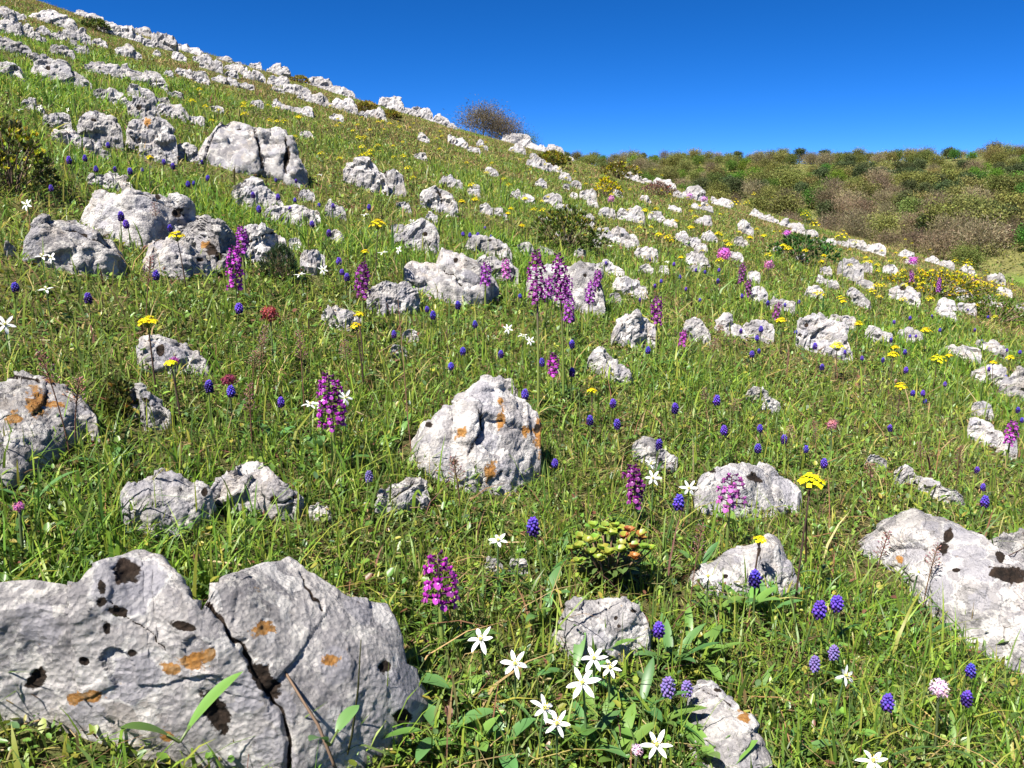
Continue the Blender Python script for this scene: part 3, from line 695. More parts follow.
def rel_of(x, y, extra=()):
    best = None
    for a in list(ANCH) + list(extra):
        ax, ay, nick, w = a
        gap = max(abs(x - ax) - w * 0.4, 0)
        d = math.hypot(gap, (y - ay) * 1.5)
        if best is None or d < best[0]: best = (d, a)
    d, (ax, ay, nick, w) = best
    dx, dy = x - ax, y - ay
    if abs(dx) > w * 0.5 and abs(dx) - w * 0.4 > abs(dy) * 0.7: rel = 'right of' if dx > 0 else 'left of'
    elif dy > 0: rel = 'before' if d < 60 else 'far before'
    else: rel = 'behind' if d < 60 else 'far behind'
    return rel, nick

_U = 'one two three four five six seven eight nine ten eleven twelve thirteen fourteen fifteen sixteen seventeen eighteen nineteen'.split()
_O = 'first second third fourth fifth sixth seventh eighth ninth tenth eleventh twelfth thirteenth fourteenth fifteenth sixteenth seventeenth eighteenth nineteenth'.split()
_T = 'twenty thirty forty fifty sixty'.split()
_TO = 'twentieth thirtieth fortieth fiftieth sixtieth'.split()
NUM = ['no'] + _U + [t + ('-' + u if u else '') for t in _T for u in [''] + _U[:9]]
ORD = ['zeroth'] + _O + [(t + '-' + u if u else to) for t, to in zip(_T, _TO) for u in [''] + _O[:9]]

def plural(p):
    if p.endswith('fly') : return p[:-1] + 'ies'
    return p + ('es' if p.endswith(('s', 'sh', 'ch')) else 's')

def auto_labels(items, zone_of=None):
    """items: (object, x, y, phrase, category, group); a label that says which one, by what it stands beside"""
    buckets = {}
    for it in items:
        rel, nick = zone_of(it[1], it[2]) if zone_of else rel_of(it[1], it[2])
        buckets.setdefault((it[3], rel, nick), []).append(it)
    for (ph, rel, nick), L_ in buckets.items():
        L_.sort(key=lambda t: t[1])
        n = len(L_)
        for i, it in enumerate(L_):
            tail = (rel + ' ' + nick).strip()
            if n == 1: lab = ph + ' ' + tail
            elif i == 0: lab = 'leftmost of ' + NUM[n] + ' ' + plural(ph) + ' ' + tail
            elif i == n - 1: lab = 'rightmost of ' + NUM[n] + ' ' + plural(ph) + ' ' + tail
            else: lab = ORD[i + 1] + ' from left of ' + NUM[n] + ' ' + plural(ph) + ' ' + tail
            if len(lab.split()) > 16: lab = lab.replace(' on the skyline', '').replace(' flower cluster', ' flower')
            if len(lab.split()) > 16: lab = lab.replace('little ', '').replace(' pale', '').replace(' of ' + NUM[n] + ' ', ' of the ').replace(' the rock', ' rock').replace(' the stone', ' stone').replace(' the single', ' single')
            tag(it[0], lab, it[4], it[5])

stones = []
SM = [[float(v) for v in q.split(',')] for q in SMALL.replace('\n', '').split(';')]
rg = np.random.default_rng(55)
more = []
for a, b, t, f in SM[:130]:
    if rg.random() < 0.62:
        w_ = (b - a) * rg.uniform(0.35, 0.7); h_ = (f - t) * rg.uniform(0.35, 0.65)
        x_ = 0.5 * (a + b) + rg.choice([-1, 1]) * (0.5 * (b - a) + w_ * rg.uniform(0.4, 1.3)); y_ = f + rg.uniform(-0.3, 0.6) * h_ + 0.28 * (x_ - 0.5 * (a + b))
        more.append([x_ - w_ / 2, x_ + w_ / 2, y_ - h_, y_])
for a, b, t, f in SM + more[:70]:
    t = t + 0.20 * (f - t); a, b = a - 0.14 * (b - a), b + 0.14 * (b - a)
    seed += 1
    rg = np.random.default_rng(seed)
    us = [0] + sorted(rg.uniform(0.08, 0.92, 5)) + [1]
    pk = rg.uniform(0.2, 0.75)
    hs = [rg.uniform(0.45, 1.0) * (1 - 0.45 * abs(u - pk)) for u in us]
    hs[0] = rg.uniform(0.15, 0.45); hs[-1] = rg.uniform(0.1, 0.35)
    mxh = max(hs)
    slope = 0.22 * (b - a) / 2 if t < 330 else 0.1 * (b - a)
    slope = min(slope, 0.35 * (f - t))
    top = [(a + u * (b - a), f - (f - t) * h / mxh + slope * (u - 0.5) * 2 * 0.5) for u, h in zip(us, hs)]
    foot = [(a, f - slope * 0.5), (b, f + slope * 0.5)]
    nm = 'rock' if b - a > 19 else 'stone'
    o, loc, W, rm = make_rock(nm, top, foot, 0.6, seed)
    asp = (b - a) / (f - t)
    shp = ('flat pale' if asp > 2.3 else 'low pale' if asp > 1.7 else 'squat pale' if asp > 1.25 else 'upright pale')
    stones.append((o, 0.5 * (a + b), 0.5 * (t + f), ('' if b - a > 19 else 'little ') + shp + ' ' + nm, nm, 'limestone rocks on the meadow slope'))
def rel_small(x, y):
    return rel_of(x, y)
auto_labels(stones, rel_small)
# ------------------------------------------------------------------ the ground: one sheet from under the camera to the far ridge and beyond
def lin(h):
    return np.array(h, float)
def build_ground():
    nth = 340
    ths = np.linspace(-math.pi, math.pi, 900)
    ths = np.sort(np.unique(np.concatenate([np.linspace(R(-62), R(62), 420), np.linspace(R(62), R(298), 90) ])))
    rs = np.concatenate([np.linspace(0.02, 0.5, 8), np.geomspace(0.52, 40, 300), np.geomspace(41, 900, 170)])
    T, Rr = np.meshgrid(ths, rs, indexing='ij')
    X, Y = np.sin(T) * Rr, np.cos(T) * Rr
    # stay level under and behind the camera
    Z = G(X, Y)
    back = sstep((np.abs(np.arctan2(X, Y)) - R(70)) / R(60))
    Z = Z * (1 - back) + (np.maximum(Z, -0.7 - Rr * 0.1) * 0 - 0.62 - 0.02 * Rr) * back
    nr = len(rs); nt_ = len(ths)
    V = np.stack([X, Y, Z], -1).reshape(-1, 3)
    idx = np.arange(nt_ * nr).reshape(nt_, nr)
    a = idx; b = np.roll(idx, -1, axis=0)
    quads = np.stack([a[:, :-1], a[:, 1:], b[:, 1:], b[:, :-1]], -1).reshape(-1, 4)
    x, y = V[:, 0], V[:, 1]; r = np.hypot(x, y)
    n = 0.5 + 0.5 * fbm(x * 3, y * 3, 0, 4, 41)
    c = np.array([0.105, 0.082, 0.042]) * (1 - n[:, None]) + np.array([0.105, 0.125, 0.035]) * n[:, None]
    n2 = 0.5 + 0.5 * fbm(x * 0.03, y * 0.03, 0, 4, 43)
    far = np.array([0.125, 0.115, 0.042]) * (1 - n2[:, None]) + np.array([0.145, 0.150, 0.050]) * n2[:, None]
    w = sstep((r - 70) / 40)[:, None]
    c = c * (1 - w) + far * w
    mead = (sstep((r - 95) / 12) * (1 - sstep((r - 158 - 9 * fbm(x * .03, y * .03, 0, 2, 5)) / 8)))[:, None]
    c = c * (1 - mead) + np.array([0.12, 0.20, 0.035]) * mead
    pale = (sstep((fbm(x * 0.025, y * 0.04, 3.0, 3, 47) - 0.22) * 7) * sstep((r - 235) / 30))[:, None]
    c = c * (1 - pale) + np.array([0.22, 0.23, 0.12]) * pale
    me = raw_mesh('ground', V, None, quads, c)
    o = link('ground', me, M_SOIL)
    o['kind'] = 'structure'
    return o
build_ground()

# ------------------------------------------------------------------ turf
def in_rocks(th, r, margin=0.0):
    """inside: under a stone; front: how close in front of a stone's foot (1 = touching)"""
    order = np.argsort(th); ths = th[order]; rs = r[order]
    inside = np.zeros(len(th), bool); front = np.zeros(len(th))
    for (ta, rF, D) in FOOT:
        i0, i1 = np.searchsorted(ths, ta.min()), np.searchsorted(ths, ta.max())
        if i1 <= i0: continue
        t = ths[i0:i1]; rr = rs[i0:i1]
        f = np.interp(t, ta, rF); d = np.interp(t, ta, D)
        ii = order[i0:i1]
        inside[ii] |= (rr > f + np.minimum(d * 0.15, 0.035) + 0.004) & (rr < f + d * 0.93)
        L_ = 0.05 + 0.10 * f
        front[ii] = np.maximum(front[ii], np.where((rr <= f + 0.01 * f) & (rr > f - L_), 1 - (f - rr) / L_, 0))
    return inside, front

def scatter(n_of_r, rmin, rmax, half=44, rng=RNG):
    rs = np.geomspace(rmin, rmax, 200)
    rc = 0.5 * (rs[1:] + rs[:-1]); area = R(2 * half) * rc * np.diff(rs)
    cnt = n_of_r(rc) * area
    tot = int(cnt.sum())
    cdf = np.concatenate([[0], np.cumsum(cnt)]) / cnt.sum()
    r = np.interp(rng.random(tot), cdf, rs)
    th = rng.uniform(R(-half), R(half), tot)
    return th, r

def pal(n, cols, wts, rng=RNG, jit=0.18):
    c = np.array(cols, float)[rng.choice(len(cols), n, p=np.array(wts) / sum(wts))]
    return c * (1 + jit * rng.standard_normal((n, 1))).clip(0.55, 1.6) * (1 + 0.06 * rng.standard_normal((n, 3))).clip(0.8, 1.2)

def blades_mesh(name, x, y, h, w, lean, col, rng, near):
    """grass blades: near ones bend over four steps, far ones over two"""
    n = len(x)
    z = G(x, y) - 0.004
    az = rng.uniform(0, 2 * np.pi, n)
    dirx, diry = np.cos(az), np.sin(az)
    fa = az + rng.uniform(0.6, 2.4, n)
    sxv, syv = np.cos(fa), np.sin(fa)
    ts = np.array([0, 0.35, 0.7, 1.0]) if near else np.array([0, 0.55, 1.0])
    wd = np.array([0.8, 1.0, 0.7, 0.0]) if near else np.array([0.9, 0.85, 0.0])
    rows = []
    for t, q in zip(ts, wd):
        off = lean * h * t ** 1.7
        hz = h * (t - 0.38 * np.minimum(lean, 1.6) * t ** 2.4)
        cx = x + dirx * off; cy = y + diry * off; cz = z + hz
        if q > 0:
            rows.append(np.stack([cx - sxv * w * q / 2, cy - syv * w * q / 2, cz], -1))
            rows.append(np.stack([cx + sxv * w * q / 2, cy + syv * w * q / 2, cz], -1))
        else:
            rows.append(np.stack([cx, cy, cz], -1))
    k = len(rows)
    V = np.stack(rows, 1).reshape(-1, 3)
    b = np.arange(n)[:, None] * k
    nq = len(ts) - 2
    quads = np.concatenate([b + np.array([2 * i, 2 * i + 1, 2 * i + 3, 2 * i + 2]) for i in range(nq)])
    tris = b + np.array([2 * nq, 2 * nq + 1, 2 * nq + 2])
    return V, tris, quads, np.repeat(col, k, axis=0)

def join(parts):
    V, T, Q, C = [], [], [], []
    o = 0
    for v, t, q, c in parts:
        V.append(v); C.append(c); T.append(t + o)
        if q is not None and len(q): Q.append(q + o)
        o += len(v)
    return np.concatenate(V), np.concatenate(T), (np.concatenate(Q) if Q else None), np.concatenate(C)

def patch(x, y):
    """0 = dry thatch, 1 = lush: large soft patches"""
    r_ = np.hypot(x, y)
    p = 0.5 + 0.95 * fbm(x * 1.1, y * 1.1, 0, 4, 61, 0.6) + 0.5 * fbm(x * 0.35, y * 0.35, 0, 2, 67) * np.clip(r_ / 5, 0, 1) - 0.12 * np.clip((r_ - 3) / 8, 0, 1) + 0.16 * np.clip((1.7 - r_) / 0.6, 0, 1)
    return np.clip(p, 0, 1)

GREENS = [(0.075, 0.140, 0.022), (0.120, 0.185, 0.026), (0.165, 0.215, 0.034), (0.055, 0.105, 0.030), (0.215, 0.215, 0.048), (0.105, 0.155, 0.055)]
def make_grass():
    parts = []
    for near, rmin, rmax in ((True, 0.42, 5.0), (False, 5.0, 34.0)):
        dens = (lambda r: 29000 / np.maximum(r, 0.85) ** 1.25) if near else (lambda r: 5900 * (5 / r) ** 1.25)
        th, r = scatter(dens, rmin, rmax)
        x, y = np.sin(th) * r, np.cos(th) * r
        p = patch(x, y)
        keep = RNG.random(len(x)) < 0.34 + 0.66 * p
        th, r, x, y, p = [a[keep] for a in (th, r, x, y, p)]
        ins, fr = in_rocks(th, r)
        k = ~ins
        th, r, x, y, p, fr = [a[k] for a in (th, r, x, y, p, fr)]
        n = len(x)
        h = 0.030 * np.exp(0.40 * RNG.standard_normal(n)) * (0.72 + 0.6 * p)
        tall = RNG.random(n) < 0.045
        h = np.where(tall, h * RNG.uniform(1.5, 2.6, n), h)
        h = np.minimum(h * (1 - 0.42 * fr), 0.13)
        h = h * np.where(r < 4, np.clip(0.92 + 0.08 * r, 0.8, 1.2), np.clip(1.5 - 0.075 * r, 0.75, 1.2))
        w = 0.0022 * np.exp(0.35 * RNG.standard_normal(n)) * np.clip(r / 1.3, 1.0, 11) ** 0.68
        lean = np.abs(RNG.normal(0.5, 0.45, n))
        c = pal(n, GREENS, [3, 4, 3, 2, 2, 2])
        c = c * np.array([1.58, 1.64, 1.28])
        yel = np.array([0.27, 0.235, 0.070])
        c = c * (0.55 + 0.45 * p)[:, None] + yel * (0.45 * (1 - p))[:, None]
        parts.append(blades_mesh('g', x, y, h, w, lean, c, RNG, near))
    V, T, Q, C = join(parts)
    o = link('grass', raw_mesh('grass', V, T, Q, C), M_GRASS); o['kind'] = 'stuff'
    # dry blades
    parts = []
    for near, rmin, rmax in ((True, 0.42, 5.0), (False, 5.0, 34.0)):
        dens = (lambda r: 5200 / np.maximum(r, 0.85) ** 1.15) if near else (lambda r: 1900 * (5 / r) ** 1.25)
        th, r = scatter(dens, rmin, rmax)
        x, y = np.sin(th) * r, np.cos(th) * r
        p = patch(x, y)
        keep = RNG.random(len(x)) < 1.18 - 0.88 * p
        ins, fr = in_rocks(th, r)
        keep &= ~ins
        x, y, r, p, fr = [a[keep] for a in (x, y, r, p, fr)]
        n = len(x)
        h = 0.030 * np.exp(0.5 * RNG.standard_normal(n)); h = np.minimum(np.where(RNG.random(n) < 0.05, h * 2.6, h), 0.13) * (1 - 0.6 * fr)
        w = 0.0017 * np.exp(0.35 * RNG.standard_normal(n)) * np.clip(r / 1.3, 1.0, 11) ** 0.68
        lean = np.abs(RNG.normal(0.9, 0.6, n))
        c = pal(n, [(0.36, 0.29, 0.13), (0.27, 0.19, 0.085), (0.19, 0.105, 0.055), (0.30, 0.27, 0.09), (0.14, 0.075, 0.055)], [3, 3, 2, 3, 1.5])
        parts.append(blades_mesh('d', x, y, h, w, lean, c, RNG, near))
    V, T, Q, C = join(parts)
    o = link('dry_grass', raw_mesh('dry_grass', V, T, Q, C), M_STRAW); o['kind'] = 'stuff'

def make_cover():
    """small broad leaves of clover, plantain, thyme and moss close to the soil"""
    th, r = scatter(lambda r: 19000 / np.maximum(r, 0.9) ** 1.5, 0.42, 14)
    ins, fr = in_rocks(th, r)
    k = ~ins
    th, r, fr = th[k], r[k], fr[k]
    x, y = np.sin(th) * r, np.cos(th) * r
    p = 0.5 + 0.8 * fbm(x * 1.7, y * 1.7, 5.0, 4, 71)
    k = RNG.random(len(x)) < np.clip(0.25 + 0.9 * p, 0.1, 1)
    x, y, r, p, fr = [a[k] for a in (x, y, r, p, fr)]
    n = len(x)
    z = G(x, y) + np.abs(RNG.normal(0.010, 0.012, n)) * (1 - 0.5 * fr)
    L_ = np.minimum(0.0085 * np.exp(0.42 * RNG.standard_normal(n)), 0.0135) * np.clip(r / 1.3, 1, 5) ** 0.45
    W = L_ * RNG.uniform(0.32, 0.75, n)
    az = RNG.uniform(0, 2 * np.pi, n); el = RNG.uniform(-0.2, 0.9, n)
    d = np.stack([np.cos(az) * np.cos(el), np.sin(az) * np.cos(el), np.sin(el)], -1)
    s = np.stack([-np.sin(az), np.cos(az), RNG.uniform(-0.5, 0.5, n)], -1); s /= np.linalg.norm(s, axis=1, keepdims=True)
    up = np.cross(d, s); up *= np.sign(up[:, 2:3] + 1e-9)
    P = np.stack([x, y, z], -1)
    fold = (W * RNG.uniform(0.05, 0.3, n))[:, None] * up
    L_ = L_[:, None]; W = W[:, None]
    rows = [P, P + d * L_ * .33 - s * W * .5 + fold, P + d * L_ * .40 , P + d * L_ * .33 + s * W * .5 + fold,
            P + d * L_ * .75 - s * W * .38 + fold, P + d * L_ * .78, P + d * L_ * .75 + s * W * .38 + fold, P + d * L_]
    V = np.stack(rows, 1).reshape(-1, 3)
    b = np.arange(n)[:, None] * 8
    quads = np.concatenate([b + np.array(q) for q in ([1, 2, 5, 4], [2, 3, 6, 5], )])
    tris = np.concatenate([b + np.array(q) for q in ([0, 2, 1], [0, 3, 2], [4, 5, 7], [5, 6, 7])])
    c = pal(n, [(0.070, 0.155, 0.026), (0.105, 0.205, 0.034), (0.165, 0.24, 0.036), (0.065, 0.12, 0.048), (0.25, 0.25, 0.04), (0.15, 0.07, 0.04)], [4, 4, 3, 2, 1.6, 0.5])
    o = link('ground_cover', raw_mesh('ground_cover', V, tris, quads, np.repeat(c, 8, axis=0)), M_LEAF); o['kind'] = 'stuff'

def make_litter():
    """thatch: short dead stalks lying on the soil"""
    th, r = scatter(lambda r: 3600 / np.maximum(r, 0.9) ** 1.5, 0.42, 9)
    ins, fr = in_rocks(th, r)
    th, r = th[~ins], r[~ins]
    x, y = np.sin(th) * r, np.cos(th) * r
    k = RNG.random(len(x)) < 1.15 - patch(x, y)
    x, y, r = x[k], y[k], r[k]
    n = len(x)
    z = G(x, y) + RNG.uniform(0.001, 0.014, n)
    az = RNG.uniform(0, 2 * np.pi, n); el = RNG.normal(0.05, 0.25, n)
    L_ = (0.014 * np.exp(0.5 * RNG.standard_normal(n)))[:, None]
    w = (0.0008 * np.exp(0.4 * RNG.standard_normal(n)) * np.clip(r / 1.3, 1, 6) ** 0.7)[:, None]
    d = np.stack([np.cos(az) * np.cos(el), np.sin(az) * np.cos(el), np.sin(el)], -1)
    s = np.stack([-np.sin(az), np.cos(az), 0 * az], -1); u = np.cross(d, s)
    P = np.stack([x, y, z], -1)
    q = P + d * L_; m = P + d * L_ * 0.5 + u * L_ * 0.06
    V = np.stack([P - s * w, P + s * w, P + u * w * 1.6, q - s * w * .6, q + s * w * .6, q + u * w], 1).reshape(-1, 3)
    b = np.arange(n)[:, None] * 6
    quads = np.concatenate([b + np.array(t) for t in ([0, 3, 4, 1], [1, 4, 5, 2], [2, 5, 3, 0])])
    tris = b + np.array([3, 5, 4])
    c = pal(n, [(0.27, 0.20, 0.10), (0.20, 0.13, 0.07), (0.13, 0.075, 0.045), (0.31, 0.26, 0.14)], [3, 3, 2, 2])
    o = link('plant_litter', raw_mesh('plant_litter', V, tris, quads, np.repeat(c, 6, axis=0)), M_STRAW); o['kind'] = 'stuff'

make_grass(); make_cover(); make_litter()
# ------------------------------------------------------------------ flowers and plants: one model of each kind, then a copy of it and of its parts at every place
def rnd(a, b): return random.uniform(a, b)
def stem_pts(h, lean=0.1, n=6, az=None):
    az = rnd(0, 6.28) if az is None else az
    return [(math.cos(az) * lean * h * (i / n) ** 1.6, math.sin(az) * lean * h * (i / n) ** 1.6, h * i / n - (0.01 if i == 0 else 0)) for i in range(n + 1)]

class Kind:
    """a plant kind: parts (name, mesh, material); copies share the meshes"""
    def __init__(s, name, parts, top): s.name = name; s.parts = parts; s.top = top
def place(kind, loc, rz, sc, top_scale=None):
    root = bpy.data.objects.new(kind.name, None); COL.objects.link(root)
    root.empty_display_size = 0.02
    root.location = loc; root.rotation_euler = (0, 0, rz); root.scale = (sc, sc, sc)
    for nm, me, mt in kind.parts:
        c = bpy.data.objects.new(nm, me); COL.objects.link(c); c.parent = root
        if not me.materials: me.materials.append(mt)
    return root

def put(kind, px, py, H, rz=None, sc=1.0):
    """stand a plant so that its flower head, H above the ground, lies on the pixel's ray"""
    P = cast(px, py, H * sc)
    rz = rnd(0, 6.28) if rz is None else rz
    tx, ty, tz = kind.top
    c, s_ = math.cos(rz), math.sin(rz)
    x = P[0] - (c * tx - s_ * ty) * sc; y = P[1] - (s_ * tx + c * ty) * sc
    return place(kind, (x, y, P[2] - tz * sc), rz, sc)

GSTEM = (0.10, 0.15, 0.04); DSTEM = (0.075, 0.045, 0.035)

def grape_hyacinth(H, seed, pale=False):
    random.seed(seed)
    st = MB(); pts = stem_pts(H, rnd(0.05, 0.32)); hh = rnd(0.017, 0.022)
    st.tube(pts, [0.0014] * 4 + [0.0013, 0.0012, 0.0009], [(0.09, 0.13, 0.045)] * 0 or GSTEM, 5)
    tx, ty, tz = pts[-1]
    b0 = Vector(pts[-1]) - Vector((0, 0, hh * 0.75))
    hd = MB()
    N = 42; split = rnd(0.2, 0.65)
    for i in range(N):
        t = (i + 0.5) / N
        a = i * 2.39996
        rr = 0.0056 * (math.sin(math.pi * (0.16 + 0.80 * t)) ** 0.7) * rnd(0.9, 1.1)
        z = hh * (t - 0.12)
        c = b0 + Vector((math.cos(a) * rr, math.sin(a) * rr, z))
        dr = Vector((math.cos(a), math.sin(a), -0.65 + 1.5 * t))
        if pale: col = (0.20 + rnd(-.03, .03), 0.16, 0.42)
        elif t < split: col = (0.030 + rnd(0, .02), 0.018, 0.13 + rnd(-.03, .04))
        else: col = (0.115 + rnd(-.03, .05), 0.060 + rnd(0, .03), 0.50 + rnd(-.10, .12))
        s_ = rnd(0.0021, 0.0027) * (1 - 0.25 * t)
        hd.ball(c, (s_, s_, s_ * 1.45), col, 6, 4, dr)
    lv1, lv2 = MB(), MB()
    for lv, a in ((lv1, rnd(0, 3)), (lv2, rnd(3, 6))):
        lv.blade((0, 0, 0), (math.cos(a) * 0.6, math.sin(a) * 0.6, 0.9), (-math.cos(a), -math.sin(a), 0.5), H * rnd(0.8, 1.2), 0.0042, (0.055, 0.125, 0.03), 0.35, 1.3, 6, 0.35)
    return Kind('grape_hyacinth', [('stem', st.mesh('stem'), M_STEM), ('flower_head', hd.mesh('flower_head'), M_PETAL), ('leaf', lv1.mesh('leaf'), M_LEAF), ('leaf', lv2.mesh('leaf'), M_LEAF)], (tx, ty, tz - hh * 0.35))

def orchid(H, spike, seed, col=(0.36, 0.035, 0.36), dark=False, dense=1.0, width=0.024, stemc=None):
    random.seed(seed)
    st = MB(); pts = stem_pts(H, rnd(0.03, 0.16), 8)
    lo = (0.17, 0.22, 0.05) if stemc is None else stemc; hi = (0.10, 0.035, 0.08) if dark else (0.13, 0.10, 0.06)
    cs = []
    n = 6
    for i in range(len(pts)):
        t = i / (len(pts) - 1); w = sstep((t - 0.35) / 0.4)
        cs += [tuple(a * (1 - w) + b * w for a, b in zip(lo, hi))] * n
    st.tube(pts, [0.0030, 0.0029, 0.0027, 0.0025, 0.0022, 0.002, 0.0018, 0.0014, 0.0008], cs, n)
    sp = MB()
    nf = int(max(31 * dense * spike / 0.07, 14))
    for i in range(nf):
        t = (i + 0.5) / nf
        z = H - spike * (1 - t) * 1.0
        a = i * 2.4 + rnd(-.25, .25)
        out = Vector((math.cos(a), math.sin(a), 0))
        tz = z / H * 8; k = min(int(tz), 7); f = tz - k
        c0 = Vector(pts[k]).lerp(Vector(pts[k + 1]), f)
        open_ = 1 - max(0, (t - 0.72) / 0.28)
        rr = width * 0.5 * (0.40 + 0.60 * open_) * rnd(0.65, 1.15)
        p = c0 + out * rr + Vector((0, 0, 0.001))
        sv = rnd(0.75, 1.25)
        c1 = tuple(q * sv for q in col); c2 = tuple(min(1, q * sv * 1.25 + 0.03) for q in col)
        dk = (0.085 * sv, 0.010, 0.085 * sv)
        sp.tube([c0, c0 + out * rr * 0.6 + Vector((0, 0, 0.0015)), p], [0.0007, 0.0009, 0.0011], dk, 4)
        if open_ < 0.25:
            sp.ball(p, (0.0018, 0.0018, 0.0032), dk, 5, 4, out + Vector((0, 0, 1.2)))
            continue
        s_ = 0.0080 * (0.6 + 0.4 * open_) * rnd(0.85, 1.15)
        side = Vector((-out.y, out.x, 0))
        up = Vector((0, 0, 1))
        # hood of three, two wings spread upward, a broad three-lobed lip hanging forward, a spur behind
        sp.ball(p + up * s_ * 0.28, (s_ * 0.30, s_ * 0.26, s_ * 0.36), c1, 6, 4, out + up)
        for sg in (-1, 1):
            sp.blade(p, side * sg * 0.9 + up * 0.75, out, s_ * 0.85, s_ * 0.42, c1, 0.3, 0.5, 3, 0.5)
            sp.blade(p - up * 0.0004, side * sg * 0.85 - up * 0.65 + out * 0.55, out + up, s_ * 0.85, s_ * 0.62, c2, 0.1, 0.8, 3, 0.65)
        sp.blade(p, out * 0.75 - up * 0.75, out * 0.5 + up, s_ * 1.0, s_ * 0.72, c2, 0.12, 0.5, 4, 0.7, tuple(min(1, q * 1.1 + 0.02) for q in c2))
        sp.blade(p + out * 0.0006, out * 0.8 - up * 0.6, out * 0.5 + up, s_ * 0.35, s_ * 0.30, (0.55, 0.34, 0.52), 0.0, 0.1, 2, 0.5)
        sp.tube([p, p - out * s_ * 0.5 + up * s_ * 0.35], [0.0009, 0.0006], c1, 4)
    parts = [('stem', st.mesh('stem'), M_STEM), ('flower_spike', sp.mesh('flower_spike'), M_PETAL)]
    for j in range(3):
        lv = MB(); a = rnd(0, 6.28)
        lv.blade((0, 0, 0), (math.cos(a) * 0.8, math.sin(a) * 0.8, 0.8), (-math.cos(a), -math.sin(a), 0.6), rnd(0.05, 0.08), 0.015, (0.075, 0.15, 0.035), 0.3, 1.0, 6, 0.45)
        parts.append(('leaf', lv.mesh('leaf'), M_LEAF))
    return Kind('wild_orchid', parts, (pts[-1][0], pts[-1][1], H - spike / 2))

def star_flower(H, tilt, az, seed, size=0.0195):
    random.seed(seed)
    pts = stem_pts(H, 0.12, 6, az)
    st = MB(); st.tube(pts, 0.0012, (0.10, 0.17, 0.06), 5)
    top = Vector(pts[-1])
    nrm = Vector((math.cos(az) * math.sin(tilt), math.sin(az) * math.sin(tilt), math.cos(tilt)))
    a0 = nrm.cross(Vector((0.2, 0.9, 0.1))).normalized(); b0 = nrm.cross(a0)
    pe = MB()
    for i in range(6):
        a = i * math.pi / 3 + rnd(-.12, .12)
        d = a0 * math.cos(a) + b0 * math.sin(a) + nrm * rnd(0.15, 0.42)
        L_ = size * rnd(0.88, 1.1)
        pe.blade(top + nrm * (0.0004 * (i % 2)), d, nrm, L_, size * rnd(0.25, 0.32), (0.72, 0.73, 0.72), 0.30, rnd(-0.3, 1.1), 6, 0.5)
    ce = MB()
    ce.ball(top + nrm * 0.0022, (0.0021, 0.0021, 0.0032), (0.50, 0.52, 0.12), 6, 4, nrm)
    for i in range(6):
        a = i * math.pi / 3 + 0.5
        d = (a0 * math.cos(a) + b0 * math.sin(a)) * 0.5 + nrm
        e = top + d * 0.0058
        ce.tube([top, e], [0.0005, 0.0004], (0.80, 0.80, 0.70), 4)
        ce.ball(e, (0.0007, 0.0007, 0.0012), (0.68, 0.55, 0.10), 5, 3, d)
    parts = [('stem', st.mesh('stem'), M_STEM), ('petals', pe.mesh('petals'), M_WHITE), ('flower_centre', ce.mesh('flower_centre'), M_PETAL)]
    for j in range(2):
        lv = MB(); a = rnd(0, 6.28)
        lv.blade((0, 0, 0), (math.cos(a) * 0.7, math.sin(a) * 0.7, 0.8), (-math.cos(a), -math.sin(a), 0.6), rnd(0.06, 0.10), 0.0042, (0.06, 0.14, 0.035), 0.4, 1.5, 6, 0.3)
        parts.append(('leaf', lv.mesh('leaf'), M_LEAF))
    return Kind('star_flower', parts, tuple(top))

def yellow_cluster(H, rad, nfl, seed, name='yellow_flower', col=(0.80, 0.68, 0.012), stemc=DSTEM, dome=1.45):
    random.seed(seed)
    pts = stem_pts(H - rad * 0.5, 0.08, 6)
    st = MB(); st.tube(pts, [0.0016, 0.0016, 0.0015, 0.0014, 0.0013, 0.0012, 0.0010], stemc, 5)
    top = Vector(pts[-1])
    hd = MB()
    for i in range(nfl):
        t = math.sqrt((i + 0.5) / nfl); a = i * 2.39996
        p = top + Vector((math.cos(a) * rad * t * rnd(.85, 1.1), math.sin(a) * rad * t * rnd(.85, 1.1), dome * rad * (0.62 - 0.45 * t * t) + rnd(-.1, .1) * rad * dome))
        st.tube([top - Vector((0, 0, rad * 0.25 * t)), top.lerp(p, 0.55) - Vector((0, 0, rad * 0.1)), p], 0.00045, (0.16, 0.20, 0.04), 4)
        nrm = (p - top + Vector((0, 0, rad * 0.7))).normalized()
        a1 = nrm.cross(Vector((rnd(-1, 1), rnd(-1, 1), 0.3))).normalized(); b1 = nrm.cross(a1)
        s_ = rnd(0.0036, 0.0050) * (rad / 0.014) ** 0.4
        cc = tuple(q * rnd(0.85, 1.1) for q in col)
        for k in range(4):
            an = k * math.pi / 2 + 0.4
            hd.blade(p, a1 * math.cos(an) + b1 * math.sin(an) + nrm * 0.45, nrm, s_, s_ * 0.95, cc, 0.15, 0.5, 2, 0.7)
        hd.ball(p + nrm * 0.0008, 0.0009, (0.55, 0.38, 0.01), 5, 3)
    parts = [('stem', st.mesh('stem'), M_STEM), ('flower_head', hd.mesh('flower_head'), M_PETAL)]
    for j in range(3):
        lv = MB(); a = rnd(0, 6.28); k = rnd(0.05, 0.55)
        b = Vector(pts[int(k * 6)])
        lv.blade(b, (math.cos(a) * 0.7, math.sin(a) * 0.7, 0.7), (-math.cos(a), -math.sin(a), 0.7), rnd(0.02, 0.035), 0.0045, (0.075, 0.13, 0.05), 0.3, 0.8, 4, 0.45)
        parts.append(('leaf', lv.mesh('leaf'), M_LEAF))
    return Kind(name, parts, (top.x, top.y, H - rad * 0.2))

